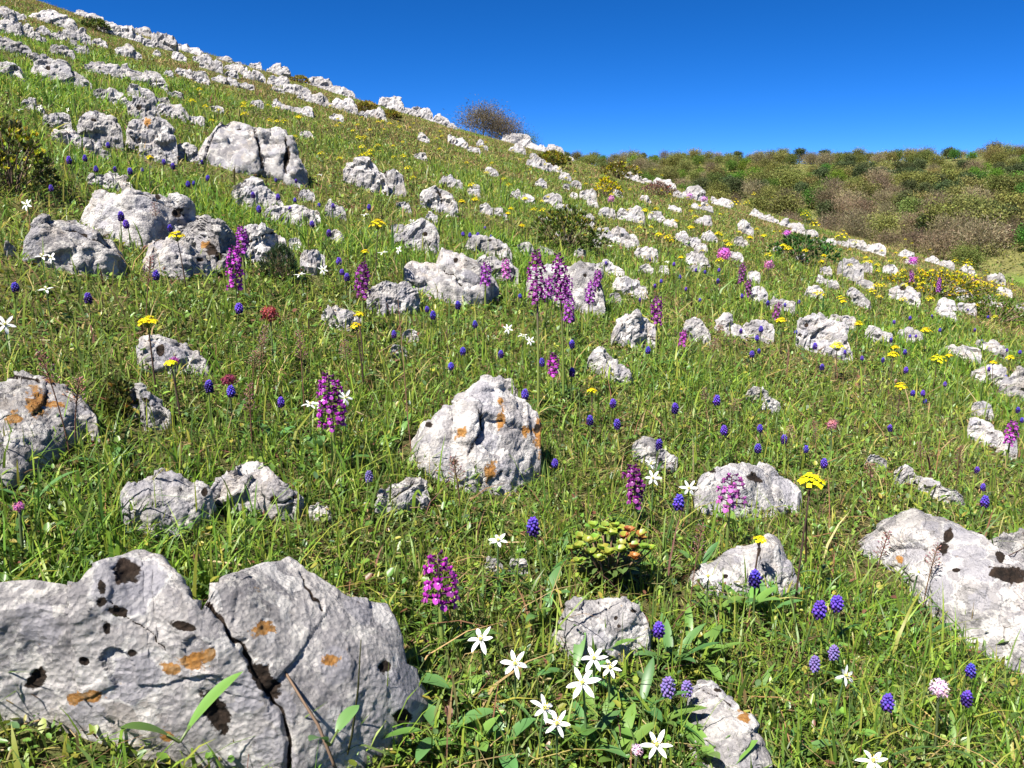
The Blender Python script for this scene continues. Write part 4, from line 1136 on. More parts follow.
def globe_flower(H, rad, seed, col=(0.55, 0.13, 0.50), nfl=60, name='globe_flower'):
    random.seed(seed)
    pts = stem_pts(H - rad, 0.05, 6)
    st = MB(); st.tube(pts, 0.0016, (0.09, 0.12, 0.05), 5)
    c0 = Vector(pts[-1]) + Vector((0, 0, rad * 0.7)); hd = MB()
    for i in range(nfl):
        z = 1 - 1.75 * (i + 0.5) / nfl; a = i * 2.39996; q = math.sqrt(max(0, 1 - z * z))
        d = Vector((math.cos(a) * q, math.sin(a) * q, z))
        p = c0 + d * rad * rnd(0.55, 1.08)
        cc = tuple(w * rnd(0.75, 1.2) for w in col)
        hd.tube([c0, p], 0.0005, cc, 3)
        a1 = d.cross(Vector((rnd(-1, 1), rnd(-1, 1), 0.3))).normalized(); b1 = d.cross(a1)
        for k in range(4):
            an = k * math.pi / 2
            hd.blade(p, a1 * math.cos(an) + b1 * math.sin(an) + d * rnd(0.2, 1.4), d, rad * rnd(0.26, 0.46), rad * 0.20, cc, 0.15, 0.4, 2, 0.6)
    parts = [('stem', st.mesh('stem'), M_STEM), ('flower_head', hd.mesh('flower_head'), M_PETAL)]
    for j in range(2):
        lv = MB(); a = rnd(0, 6.28)
        lv.blade((0, 0, 0), (math.cos(a) * 0.5, math.sin(a) * 0.5, 0.9), (-math.cos(a), -math.sin(a), 0.5), rnd(0.05, 0.08), 0.007, (0.07, 0.14, 0.035), 0.3, 0.8, 5, 0.4)
        parts.append(('leaf', lv.mesh('leaf'), M_LEAF))
    return Kind(name, parts, (c0.x, c0.y, c0.z))

def broad_plant(nl, L_, W, seed, upr=0.8, col=(0.070, 0.145, 0.040)):
    random.seed(seed)
    parts = []
    for j in range(nl):
        lv = MB(); a = 6.28 * j / nl + rnd(-.5, .5); e = rnd(0.5, 1.3) * upr
        v = rnd(0.8, 1.25)
        n0 = Vector((math.cos(a), math.sin(a), e))
        lv.tube([(0, 0, 0), n0.normalized() * 0.012], 0.0012, (0.12, 0.17, 0.05), 4)
        lv.blade(n0.normalized() * 0.010, n0, (-math.cos(a), -math.sin(a), 0.9), L_ * rnd(0.7, 1.15), W * rnd(0.8, 1.15), tuple(q * v for q in col), 0.28, rnd(0.3, 1.1), 8, 0.48)
        parts.append(('leaf', lv.mesh('leaf'), M_LEAF))
    return Kind('broadleaf_plant', parts, (0, 0, 0.02))

def seed_head(H, seed, col=(0.30, 0.16, 0.15), bushy=1.0):
    random.seed(seed)
    pts = stem_pts(H, 0.14, 7)
    st = MB(); st.tube(pts, [0.0010] * 7 + [0.0006], (0.17, 0.095, 0.06), 4)
    hd = MB()
    for i in range(34):
        t = i / 34; k = 0.66 + 0.34 * t
        f = k * 7; j = min(int(f), 6); p = Vector(pts[j]).lerp(Vector(pts[j + 1]), f - j)
        a = i * 2.4; o = Vector((math.cos(a), math.sin(a), 0.7))
        L_ = 0.011 * bushy * (1 - 0.6 * t) * rnd(0.6, 1.2)
        q = p + o * L_
        hd.tube([p, q], 0.0004, (0.20, 0.12, 0.08), 3)
        hd.ball(q, (0.0011, 0.0011, 0.0021), tuple(w * rnd(0.7, 1.3) for w in col), 5, 3, o)
    return Kind('seed_stalk', [('stem', st.mesh('stem'), M_STRAW), ('seed_head', hd.mesh('seed_head'), M_STRAW)], (pts[-1][0] * .8, pts[-1][1] * .8, H * 0.84))

items = []
# --- grape hyacinths (flower head in the photograph)
GH_NEAR = [(533,526),(679,502),(755,578),(820,609),(837,603),(659,629),(668,686),(687,688),(971,670),(967,698),(888,702),(834,652),(815,663),(977,470),(983,487),(985,501),
 (890,428),(923,393),(925,401),(913,393),(1018,410),(1022,420),(717,400),(675,408),(724,430),(760,428),(758,448),(784,439),(806,449),(824,463),(659,444),(555,463),(369,476),
 (613,403),(590,420),(617,424),(542,362),(572,372),(525,394),(451,366),(463,351),(501,354),(433,315),(394,334),(209,386),(231,391),(239,308),(15,287),(88,298),(281,402),(648,350)]
GH_FAR = [(741,331),(761,329),(757,338),(752,354),(759,351),(815,346),(845,352),(822,367),(862,358),(796,332),(785,305),(768,303),(799,302),(742,296),(883,360),(910,336),(916,336),(894,322),(891,340),(906,370),
 (989,369),(1006,377),(1007,350),(1020,352),(982,341),(932,316),(910,318),(988,317),(968,310),(945,384),(463,234),(485,228),(491,237),(478,235),(475,324),(458,305),(573,319),(661,281),(427,309),
 (655,286),(686,289),(680,277),(718,281),(719,270),(674,264),(606,263),(650,260),(705,272),(696,270),(202,162),(188,184),(194,183),(208,178),(253,195),(278,197),(259,209),(290,209),(295,200),(319,205),(312,224),(329,233),(333,206),
 (276,180),(296,181),(369,207),(339,261),(342,272),(347,277),(69,160),(85,158),(115,169),(96,169),(142,170),(130,171),(173,166),(164,162),(51,188),(121,216),(126,224),(132,211),(137,221),(170,228),(156,275),(108,145),
 (572,344),(470,235),(520,296),(700,300),(640,300),(905,352),(940,330),(975,330)]
GH = [grape_hyacinth(h_, s_) for h_, s_ in ((0.085, 11), (0.10, 12), (0.075, 13), (0.09, 14), (0.07, 16), (0.095, 17), (0.08, 18))]
PALE = {(369,476), (668,686), (687,688), (834,652), (815,663)}
GHP = grape_hyacinth(0.07, 15, True)
for i, (x, y) in enumerate(GH_NEAR + GH_FAR):
    random.seed(i)
    pale = (x, y) in PALE
    k = GHP if pale else GH[(i * 5) % 7]
    big = 1.05 if (x, y) in ((533,526),(679,502),(755,578),(820,609),(837,603)) else rnd(0.68, 1.0)
    o = put(k, x, y, k.top[2], None, big)
    items.append((o, x, y, ('pale lilac' if pale else 'deep blue' if i < len(GH_NEAR) else 'dark blue') + ' grape hyacinth', 'grape hyacinth', 'grape hyacinths in the meadow'))
auto_labels(items)

# --- orchids: x, top and bottom of the flower spike, foot in the photograph
ORC = [(329,372,430,470,1,'plump magenta orchid with the widest spike, left of the orange-stained boulder'),
 (438,553,606,655,1,'magenta orchid with open wing-like florets beside the biggest boulder'),
 (236,246,290,318,1,'front orchid of two overlapping ones by the overhanging bluish rock'),
 (242,226,252,300,0,'upper orchid of two overlapping ones, seen against the cracked low rock'),
 (364,262,297,330,2,'slim dark pink orchid at the left end of a low white rock'),
 (486,262,286,310,0,'small purple orchid standing against the rough white rock'),
 (506,258,278,305,3,'pale pink orchid with a yellow-green stem, right of the rough white rock'),
 (536,254,297,390,2,'tallest orchid, with a dark lower stem, left end of the orchid cluster'),
 (558,258,296,375,2,'orchid with a nearly black budding tip in the middle of the cluster'),
 (550,276,298,340,0,'short orchid half hidden between the two tallest orchids'),
 (568,275,300,335,0,'purple orchid just right of the black-tipped one in the cluster'),
 (571,297,321,345,0,'low orchid standing in front of the orchid cluster'),
 (592,280,304,332,0,'left orchid of the close pair at the right end of the cluster'),
 (598,269,287,315,0,'right and higher orchid of the close pair at the cluster\'s right end'),
 (657,296,323,365,2,'lone orchid on a dark stem beside the pale stepped stone'),
 (553,353,375,405,1,'short bright magenta orchid right beside a blue grape hyacinth'),
 (684,330,345,358,1,'tiny pink-magenta orchid below the two-toned brownish stone'),
 (632,464,508,535,2,'small half-open dark orchid left of the two white star flowers'),
 (731,474,508,560,3,'pink and white-flecked orchid in front of the rounded white rock'),
 (1012,420,446,472,1,'orchid close to the right picture edge beside a flat white stone'),
 (743,262,283,300,2,'upper dark orchid of two behind the middle-right little stones'),
 (749,279,296,310,2,'lower dark orchid of two against a little white stone'),
 (779,302,319,335,2,'very dark purple orchid just above a yellow flower head'),
 (911,270,282,300,0,'small purple orchid below the stemmed pink globe flower'),
 (939,277,292,304,0,'purple orchid between the holed white rock and the yellow bush')]
for i, (x, t, b, f, kd, lab) in enumerate(ORC):
    Pm = cast(x, 0.5 * (t + b), 0.15); d = float(project(Pm)[2])
    for _ in range(3):
        spike = max((b - t) * d / F_PX, 0.02)
        H = max((f - t) * d / F_PX * 1.02, spike * 1.35)
        H = min(H, 0.36)
        Pm = cast(x, 0.5 * (t + b), H - spike / 2); d = float(project(Pm)[2])
    col = [(0.25, 0.030, 0.30), (0.31, 0.020, 0.30), (0.17, 0.010, 0.17), (0.40, 0.09, 0.36)][kd]
    wd = {0: 0.036, 1: 0.038, 18: 0.042}.get(i, min(0.030, max(spike * 0.42, 0.014)))
    k = orchid(H, spike, 200 + i, col, kd == 2, 1.0 if i > 1 else 1.0, wd)
    o = put(k, x, 0.5 * (t + b), H - spike / 2, rnd(0, 6.28))
    tag(o, lab, 'orchid', 'wild orchids in the meadow')

# --- white star-shaped flowers
STAR = [(481,640,.5,'star flower highest of the six white ones by the biggest boulder'),(515,664,.7,'white star flower standing alone left of the dome-shaped rock'),(583,683,.8,'widest white star flower, six thin petals, below the dome-shaped rock'),
 (594,659,.5,'upper white star flower of two touching ones before the dome-shaped rock'),(610,668,.6,'lower white star flower of two touching ones before the dome-shaped rock'),(544,709,.6,'upper left star flower of the white pair low in the picture'),
 (557,724,.6,'lower right star flower of the white pair low in the picture'),(657,746,.4,'white star flower left of the rock at the bottom edge'),(873,762,.3,'white star flower cut by the bottom picture edge'),
 (498,541,.5,'white star flower beside the blue hyacinth left of the spurge'),(650,464,.9,'upper white star flower right of the small dark orchid'),(653,478,1.1,'lower, flatter white star flower right of the small dark orchid'),
 (845,675,1.2,'white star flower seen side-on, with three long petals'),(918,573,.4,'white star flower leaning on the long sloping boulder'),(689,488,1.2,'star flower drooping at the left end of the rounded white rock'),
 (708,577,.5,'bluish-white star flower left of the peaked white rock')]
for i, (x, y, tl, lab) in enumerate(STAR):
    random.seed(400 + i)
    H = rnd(0.06, 0.09)
    k = star_flower(H, tl, -1.57 + rnd(-.7, .7), 400 + i, 0.0182 if i == 2 else rnd(0.0128, 0.0160))
    o = put(k, x, y, H, 0.0)
    tag(o, lab, 'white flower', 'white star flowers in the meadow')
items = []
SFAR = [(320,175),(323,270),(300,275),(27,205),(42,257),(52,258),(447,216),(508,329),(523,336),(530,341),(383,253),(399,250),(46,290),(5,325),(365,215),(412,222),(320,404),(345,398),(310,405),(68,110),(20,110),(40,108),(610,246),(690,262),(667,262)]
SK = [star_flower(0.07, t, -1.57, 450 + j, 0.017) for j, t in enumerate((0.3, 0.9))]
for i, (x, y) in enumerate(SFAR):
    o = put(SK[i % 2], x, y, 0.07, rnd(-.8, .8), rnd(0.75, 1.0))
    items.append((o, x, y, 'little white flower', 'white flower', 'small white flowers on the slope'))
auto_labels(items)

# --- yellow flower clusters
YEL = [(378,225,18),(177,237,18),(148,323,19),(171,364,12),(356,326,9),(359,315,9),(365,252,7),(811,482,27),(837,347,15),(893,355,11),(895,348,8),(938,360,16),(901,387,12),(926,331,11),(781,321,11),(592,391,9),(760,540,11),
 (859,324,9),(843,302,7),(949,356,7),(993,363,7),(1010,358,8),(475,200,8),(462,202,7),(525,199,7),(511,209,6),(508,214,6),(522,226,7),(645,211,8),(659,235,9),(670,241,9),(691,228,8),(718,234,8),(729,245,8),(700,206,8),(681,258,7),(750,238,7),
 (764,236,7),(788,249,9),(783,246,7),(816,239,8),(826,246,7),(822,262,7),(824,256,6),(866,258,8),(870,262,7),(150,158,7),(882,251,6),(896,253,6),(905,258,7)]
YK = {}
items = []
for i, (x, y, w) in enumerate(YEL):
    random.seed(600 + i)
    H = 0.20 if (x, y) == (811, 482) else 0.17 if (x, y) in ((378,225),) else 0.12
    if (x, y) in ((760, 540), (592, 391), (171, 364)): H = 0.09
    P = cast(x, y, H); d = float(project(P)[2])
    rad = min(max(0.5 * w * d / F_PX, 0.006), 0.030)
    rad = round(rad / 0.003) * 0.003
    key = (rad, H)
    if key not in YK: YK[key] = yellow_cluster(H, rad, int(np.clip(26 * (rad / 0.014), 14, 34)), 620 + len(YK))
    o = put(YK[key], x, y, YK[key].top[2])
    items.append((o, x, y, ('yellow' if w > 9 else 'small yellow') + ' flower cluster', 'yellow flower', 'yellow flowers in the meadow'))
def near_y(x): return float(np.interp(x, _sky[:, 0], _sky[:, 1]))
# scattered over the upper slope and along the skyline
random.seed(5)
TALL = [(754,195),(772,198),(805,216),(809,220),(700,163),(640,173),(655,170),(662,176),(735,205),(747,204),(905,240),(912,244),(930,250),(955,262),(968,266),(842,238),(855,243),(815,226)]
for (x, y) in TALL:
    key = (0.030, 0.30)
    if key not in YK: YK[key] = yellow_cluster(0.30, 0.030, 18, 660, dome=2.2, stemc=(0.12, 0.16, 0.05))
    o = put(YK[key], x, y, YK[key].top[2], None, rnd(0.8, 1.3))
    items.append((o, x, y, 'tall yellow flower on the skyline', 'yellow flower', 'yellow flowers in the meadow'))
FARY = [(200,91),(206,108),(253,107),(268,106),(278,109),(270,122),(338,120),(331,107),(358,126),(353,132),(365,140),(340,124),(300,118),(362,118),(370,131),(378,123),(383,122),(384,130),(390,125),(400,128),(365,138),(403,143),(410,128),(414,124),(420,118),(398,122),
 (404,158),(440,150),(480,130),(500,134),(470,138),(520,160),(545,165),(590,178),(600,190),(604,186),(596,184),(608,192),(612,196),(555,160),(560,168),(575,172),(630,190),(650,185),(670,195),(690,205),(720,215),(740,222),(757,230),(780,232),(800,240),(835,252),(850,250),
 (720,262),(702,252),(676,222),(850,266),(878,272),(890,262),(930,300),(1005,270),(1012,285),(1018,275)]
rf = random.Random(8)
for _ in range(62):
    x = rf.uniform(430, 1015); y = near_y(x) + 6 + 58 * rf.random() ** 1.6
    FARY.append((round(x), round(y)))
for _ in range(26):
    x = rf.uniform(190, 430); FARY.append((round(x), round(near_y(x) + 30 + 34 * rf.random())))
for _ in range(34): FARY.append((round(rf.uniform(862, 1010)), round(rf.uniform(258, 306))))
for (x, y) in FARY:
    key = (0.024, 0.10)
    if key not in YK: YK[key] = yellow_cluster(0.11, 0.024, 20, 661, dome=2.0)
    o = put(YK[key], x, y, YK[key].top[2], None, rnd(0.7, 1.2))
    items.append((o, x, y, 'small yellow flower', 'yellow flower', 'yellow flowers in the meadow'))
auto_labels(items)

# --- pink and reddish flower heads
PINK = [(724,254,13,(0.62,0.16,0.55),0.14,'round bright pink globe flower, largest of its kind, right of a pale triangular stone'),(769,265,9,(0.62,0.20,0.50),0.10,'pink globe flower right of the two dark orchids'),
 (787,234,8,(0.60,0.15,0.55),0.12,'pink globe flower highest on the right slope'),(913,261,9,(0.55,0.08,0.50),0.22,'magenta globe flower on a tall dark stem above the holed rock'),(974,281,7,(0.55,0.10,0.50),0.14,'pink globe flower in front of the yellow bush'),
 (690,196,7,(0.60,0.32,0.60),0.12,'pale mauve globe flower against the round-backed skyline rock'),(704,199,7,(0.60,0.32,0.60),0.12,'pale mauve flower right of the round-backed skyline rock'),(611,199,7,(0.60,0.25,0.50),0.12,'pinkish flower head below the yellow blossoms on the skyline'),
 (270,314,15,(0.30,0.05,0.075),0.10,'dull red round flower head in grass below the dark shrublet'),(228,380,12,(0.24,0.04,0.065),0.08,'dull red flower head right of the stone under the yellow flowers'),
 (939,688,17,(0.80,0.62,0.76),0.09,'pale pink-white round flower head low on the right'),(637,750,11,(0.75,0.55,0.66),0.05,'tiny pale pink flower beside a white star flower at the bottom'),(832,425,11,(0.50,0.20,0.26),0.08,'faded pink flower head above the half-buried ridge'),
 (19,507,8,(0.55,0.18,0.45),0.06,'tiny pink flower low on the left, under the left edge rock'),(174,361,9,(0.35,0.08,0.30),0.08,'small purplish-red flower head at the foot of the triangular stone')]
for i, (x, y, w, col, H, lab) in enumerate(PINK):
    P = cast(x, y, H); d = float(project(P)[2])
    k = globe_flower(H, max(0.5 * w * d / F_PX, 0.005) * 1.05, 700 + i, col, 46 if w < 12 else 70)
    o = put(k, x, y, k.top[2])
    tag(o, lab, 'pink flower', 'pink and red flower heads')

# --- seed stalks and dry stems
SEED = [(262,348),(45,368),(78,392),(265,335),(300,345),(255,360),(345,350),(250,398),(735,405),(705,395),(815,430),(790,432),(455,470),(885,545),(958,535),(935,556),(700,540),(870,470),(920,450),(960,455),(175,215),(155,210),(150,270),(720,330),(715,345)]
items = []
SDK = [seed_head(0.12, 801, (0.30, 0.17, 0.15), 1.2), seed_head(0.15, 802, (0.24, 0.12, 0.12), 1.0), seed_head(0.10, 803, (0.36, 0.22, 0.16), 1.5)]
for i, (x, y) in enumerate(SEED):
    random.seed(820 + i)
    k = SDK[i % 3]
    o = put(k, x, y, k.top[2], None, rnd(0.75, 1.0))
    items.append((o, x, y, 'brownish dry seed stalk', 'seed stalk', 'dry seed stalks'))
auto_labels(items)

# --- broad-leaved plants in the foreground
BP = [(525,605,2,.05,.013),(545,608,2,.045,.013),(598,640,5,.05,.012),(575,662,4,.05,.012),(690,640,5,.055,.012),(672,655,6,.06,.012),(700,650,5,.055,.012),(748,600,6,.05,.013),(780,590,5,.05,.013),(770,600,5,.05,.013),(715,605,4,.045,.013),
 (640,700,5,.06,.013),(600,715,5,.05,.014),(585,735,4,.05,.013),(620,745,5,.05,.012),(700,745,5,.055,.013),(720,765,5,.055,.013),(655,715,5,.055,.012),(400,668,2,.05,.016),(372,725,3,.055,.015),(440,720,3,.05,.014),(470,735,4,.04,.015),(330,745,2,.035,.013),(180,742,2,.045,.011),
 (925,628,3,.05,.013),(985,640,2,.05,.012),(795,745,4,.045,.012),(845,720,4,.035,.013),(610,570,3,.04,.013),(560,545,3,.04,.013),(660,560,4,.04,.012),(545,590,3,.045,.013),(470,690,4,.035,.014),(500,735,4,.04,.014),(955,745,3,.05,.010),
 (245,352,3,.03,.010),(280,395,3,.03,.012),(275,430,4,.03,.013),(320,440,4,.03,.013),(400,430,2,.05,.011),(110,455,3,.04,.012),(700,560,3,.045,.013),(820,640,4,.035,.013),(380,440,3,.04,.011),(985,515,4,.035,.014),(960,510,4,.035,.013),(30,490,3,.055,.009),(735,520,4,.045,.013)]
items = []
BPK = {}
for i, (x, y, nl, L_, W) in enumerate(BP):
    random.seed(900 + i)
    key = (nl, L_, W)
    if key not in BPK: BPK[key] = broad_plant(nl, L_, W, 910 + len(BPK), 1.25, (0.085, 0.185, 0.055) if len(BPK) % 2 else (0.120, 0.225, 0.045))
    if (x, y) in ((180, 742), (330, 745)):      # these two grow out of crevices of the big boulder
        Q = cast(x, y, 0.105); o = place(BPK[key], tuple(Q), 0.9, 1.0)
    else: o = put(BPK[key], x, y, 0.02)
    items.append((o, x, y, 'broad-leaved green plant', 'leafy plant', 'broad-leaved plants in the foreground'))
auto_labels(items)

# --- the spurge with green-yellow and rusty bracts
random.seed(77)
P = cast(608, 590, 0.0); d = float(project(P)[2]); rad = 0.5 * 90 * d / F_PX
t = bpy.data.objects.new('spurge_plant', None); COL.objects.link(t); t.location = (P[0], P[1], P[2])
tag(t, 'bushy spurge with yellow-green and rusty orange bracts above the dome-shaped rock', 'spurge')
for j in range(36):
    a = j * 2.39996; q = math.sqrt((j + 0.5) / 36) * rad * 0.92
    tip = Vector((math.cos(a) * q, math.sin(a) * q * 0.8, 0.083 - 0.035 * (q / rad) ** 2 + rnd(-.013, .010)))
    st = MB(); st.tube([(tip.x * .15, tip.y * .15, -0.005), (tip.x * .6, tip.y * .6, tip.z * .6), tuple(tip)], 0.0013, (0.16, 0.10, 0.06), 4)
    s0 = link('stem', st.mesh('stem'), M_STEM, t)
    br = MB()
    rusty = tip.x > rad * 0.25 and rnd(0, 1) < 0.45
    for k in range(9):
        an = k * 2.4; hgt = rnd(0.2, 1.0)
        cc = (0.42 + rnd(-.1, .08), 0.17 + rnd(-.05, .06), 0.05) if rusty and rnd(0, 1) < .7 else (0.25 + rnd(-.10, .05), 0.31 + rnd(-.08, .05), 0.04)
        br.blade(tip + Vector((0, 0, 0.002 * k / 9)), (math.cos(an) * hgt, math.sin(an) * hgt, 0.7), (0, 0, 1), rnd(0.008, 0.013), rnd(0.008, 0.012), cc, 0.3, 0.5, 4, 0.6)
    br.ball(tip + Vector((0, 0, 0.004)), 0.0022, (0.30, 0.30, 0.03), 5, 4)
    b0 = link('bract_cluster', br.mesh('bract_cluster'), M_LEAF, t)
    lv = MB()
    for k in range(7):
        an = rnd(0, 6.28); f = rnd(0.3, 0.85)
        lv.blade(tip * f, (math.cos(an), math.sin(an), 0.3), (0, 0, 1), 0.018, 0.006, (0.10, 0.15, 0.04), 0.2, 0.6, 3, 0.5)
    link('leaves', lv.mesh('leaves'), M_LEAF, t)

# --- shrublets and cushions
def shrub(name, px, py, wpx, hpx, ncl, leafc, tipc, label, cat, leafL=0.012, spiky=False, dry=0.0, woody=(0.12, 0.09, 0.06), lw=0.4, seed=1, rlim=30.0, stems=24, tipfrac=0.25):
    random.seed(seed)
    P = cast(px, py, 0.0, rlim); d = float(project(P)[2])
    W = wpx * d / F_PX * 0.5; H = hpx * d / F_PX
    root = bpy.data.objects.new(name, None); COL.objects.link(root); root.location = tuple(P)
    tag(root, label, cat)
    br = MB(); fo = MB(); tp = MB()
    for j in range(stems):
        a = j * 2.4; q = math.sqrt((j + .5) / stems)
        e = Vector((math.cos(a) * W * q, math.sin(a) * W * q, H * math.sqrt(max(0.05, 1 - q * q * .9))))
        mid = e * 0.5 + Vector((rnd(-.1, .1) * W, rnd(-.1, .1) * W, 0.02 * H))
        br.tube([(e.x * .1, e.y * .1, -0.02 * H), mid, e], [0.016 * W + .0004, 0.010 * W + .0003, 0.004 * W + .0002], woody, 4)
        for k in range(3):
            f = rnd(.45, .95); b = mid.lerp(e, f)
            br.tube([b, b + Vector((rnd(-1, 1), rnd(-1, 1), rnd(.2, 1.2))) * W * .22], [0.005 * W, 0.002 * W], woody, 3)
    for j in range(ncl):
        a = rnd(0, 6.28); z = rnd(0.02, 1) ** 0.8; q = math.sqrt(max(0, 1 - z * z)) * rnd(0.55, 1.0) ** .5
        lump = 1 + 0.22 * math.sin(a * 3 + seed) + 0.15 * math.sin(a * 7)
        c = Vector((math.cos(a) * W * q * lump, math.sin(a) * W * q * lump, H * z * rnd(.8, 1.05)))
        out = (c + Vector((0, 0, H * .3))).normalized()
        istip = rnd(0, 1) < tipfrac and z > 0.35
        for k in range(6 if not spiky else 9):
            dr = out + Vector((rnd(-1, 1), rnd(-1, 1), rnd(-.4, 1))) * (0.8 if not spiky else 0.7)
            cc = tipc if istip else leafc
            cc = tuple(w * rnd(.7, 1.3) for w in cc)
            (tp if istip else fo).blade(c, dr, out.cross(Vector((rnd(-1, 1), rnd(-1, 1), .2))), leafL * rnd(.7, 1.2), leafL * lw, cc, .15, .4, 2, .5)
    link('branches', br.mesh('branches'), M_BARK, root)
    link('foliage', fo.mesh('foliage'), M_LEAF, root)
    if tp.v: link('blossoms', tp.mesh('blossoms'), M_PETAL, root)
    return root
shrub('cushion_shrub', 12, 192, 92, 68, 420, (0.075, 0.095, 0.025), (0.40, 0.40, 0.03), 'yellow-green spurge bush at the left edge with bare twigs at its foot', 'shrub', 0.016, seed=3, woody=(0.15, 0.11, 0.08), tipfrac=0.35)
shrub('dark_shrublet', 281, 281, 40, 34, 190, (0.035, 0.065, 0.025), (0.05, 0.09, 0.03), 'small dark green needle-leaved shrublet in front of the cracked low rock', 'shrub', 0.018, True, seed=4, lw=0.10, tipfrac=0.0)
shrub('moss_tuft', 120, 414, 40, 34, 260, (0.10, 0.11, 0.025), (0.28, 0.17, 0.03), 'olive-green mossy tuft between the left edge rock and a narrow white stone', 'moss tuft', 0.008, seed=5, tipfrac=0.12)
shrub('green_bush', 566, 250, 82, 40, 420, (0.085, 0.125, 0.025), (0.24, 0.24, 0.03), 'low yellow-green bush above the orchid cluster on the slope', 'shrub', 0.022, seed=6, tipfrac=0.3)
shrub('yellow_bush', 932, 296, 128, 24, 1500, (0.15, 0.17, 0.025), (0.70, 0.60, 0.015), 'wide low bush covered in yellow blossom on the right slope', 'shrub', 0.020, seed=7, tipfrac=0.38)
shrub('green_bush', 996, 322, 90, 24, 420, (0.10, 0.17, 0.02), (0.20, 0.24, 0.02), 'bright green low bush near the right edge below the yellow bush', 'shrub', 0.022, seed=8, tipfrac=0.2)
shrub('yellow_bush', 606, 199, 30, 20, 200, (0.16, 0.17, 0.03), (0.66, 0.52, 0.012), 'small patch of bright yellow blossom under the skyline, middle of the picture', 'shrub', 0.028, seed=9, tipfrac=0.7)
shrub('green_bush', 800, 262, 66, 26, 320, (0.045, 0.125, 0.025), (0.08, 0.17, 0.03), 'dark lush green bush below the pink globe on the right slope', 'shrub', 0.030, seed=10, tipfrac=0.1)
shrub('olive_cushion', 300, 84, 22, 7, 160, (0.24, 0.21, 0.04), (0.34, 0.30, 0.04), 'olive cushion plant between skyline rocks above the large fluted boulder', 'cushion plant', 0.05, seed=11, rlim=24)
shrub('olive_cushion', 366, 112, 24, 9, 160, (0.24, 0.21, 0.04), (0.34, 0.30, 0.04), 'olive cushion plant on the skyline, right of the one between rocks', 'cushion plant', 0.05, seed=12, rlim=24)
shrub('olive_cushion', 552, 166, 34, 12, 200, (0.16, 0.16, 0.025), (0.36, 0.32, 0.02), 'yellow-olive cushion plant under skyline rocks right of the bare bush', 'cushion plant', 0.06, seed=13, rlim=24)
shrub('olive_cushion', 618, 178, 44, 14, 220, (0.16, 0.15, 0.03), (0.40, 0.34, 0.02), 'olive-yellow cushion plant where the slope meets the far woods', 'cushion plant', 0.06, seed=14, rlim=24)
shrub('olive_cushion', 392, 119, 18, 7, 120, (0.24, 0.21, 0.04), (0.34, 0.30, 0.04), 'smallest olive cushion plant on the skyline, left of the bare bush', 'cushion plant', 0.05, seed=15, rlim=24)
shrub('olive_cushion', 97, 31, 26, 10, 140, (0.10, 0.13, 0.03), (0.2, 0.2, 0.03), 'green cushion plant between the rocks high on the left skyline', 'cushion plant', 0.05, seed=16, rlim=24)
shrub('pink_cushion', 658, 196, 34, 13, 220, (0.16, 0.10, 0.07), (0.30, 0.16, 0.14), 'brownish-pink dry cushion plant left of the round-backed skyline rock', 'cushion plant', 0.03, seed=17, rlim=24, tipfrac=0.5)

# --- the lone twig on the big boulder and two dark bare stems
def stalk(name, pts, rad, col, label, cat):
    """a bare stalk through points given as photograph position and height above the ground"""
    W_ = [Vector(tuple(cast(x, y, h))) for x, y, h in pts]
    b = W_[0].copy()
    m = MB(); m.tube([p - b for p in W_], rad, col, 5)
    o = link(name, m.mesh(name), M_STRAW, None, b)
    tag(o, label, cat)
stalk('twig', [(338,775,0.03),(318,725,0.075),(285,672,0.085),(262,638,0.082),(243,618,0.075)], [0.0016, 0.0014, 0.0012, 0.001, 0.0007], (0.22, 0.15, 0.10), 'thin brown twig lying along the crack of the biggest boulder', 'twig')
stalk('dry_stalk', [(806,575,0.0),(806,540,0.06),(807,510,0.13),(809,490,0.19)], [0.0016, 0.0015, 0.0013, 0.001], (0.10, 0.05, 0.04), 'dark bare stem rising to the big yellow flower head', 'stem')
stalk('dry_stalk', [(345,765,0.0),(352,735,0.05),(358,690,0.10),(361,640,0.17)], [0.0011, 0.001, 0.0008, 0.0004], (0.07, 0.07, 0.03), 'thin dark grass stem standing before the right half of the biggest boulder', 'stem')
stalk('dry_stalk', [(940,600,0.0),(965,585,0.06),(1000,560,0.10),(1030,545,0.12)], [0.0013, 0.0012, 0.001, 0.0007], (0.12, 0.07, 0.05), 'thin bare stem leaning across the long sloping boulder', 'stem')
stalk('dry_stalk', [(412,460,0.0),(408,420,0.05),(404,370,0.12),(398,300,0.20)], [0.0011, 0.001, 0.0008, 0.0005], (0.14, 0.08, 0.05), 'thin reddish stem standing left of the orange-stained boulder', 'stem')
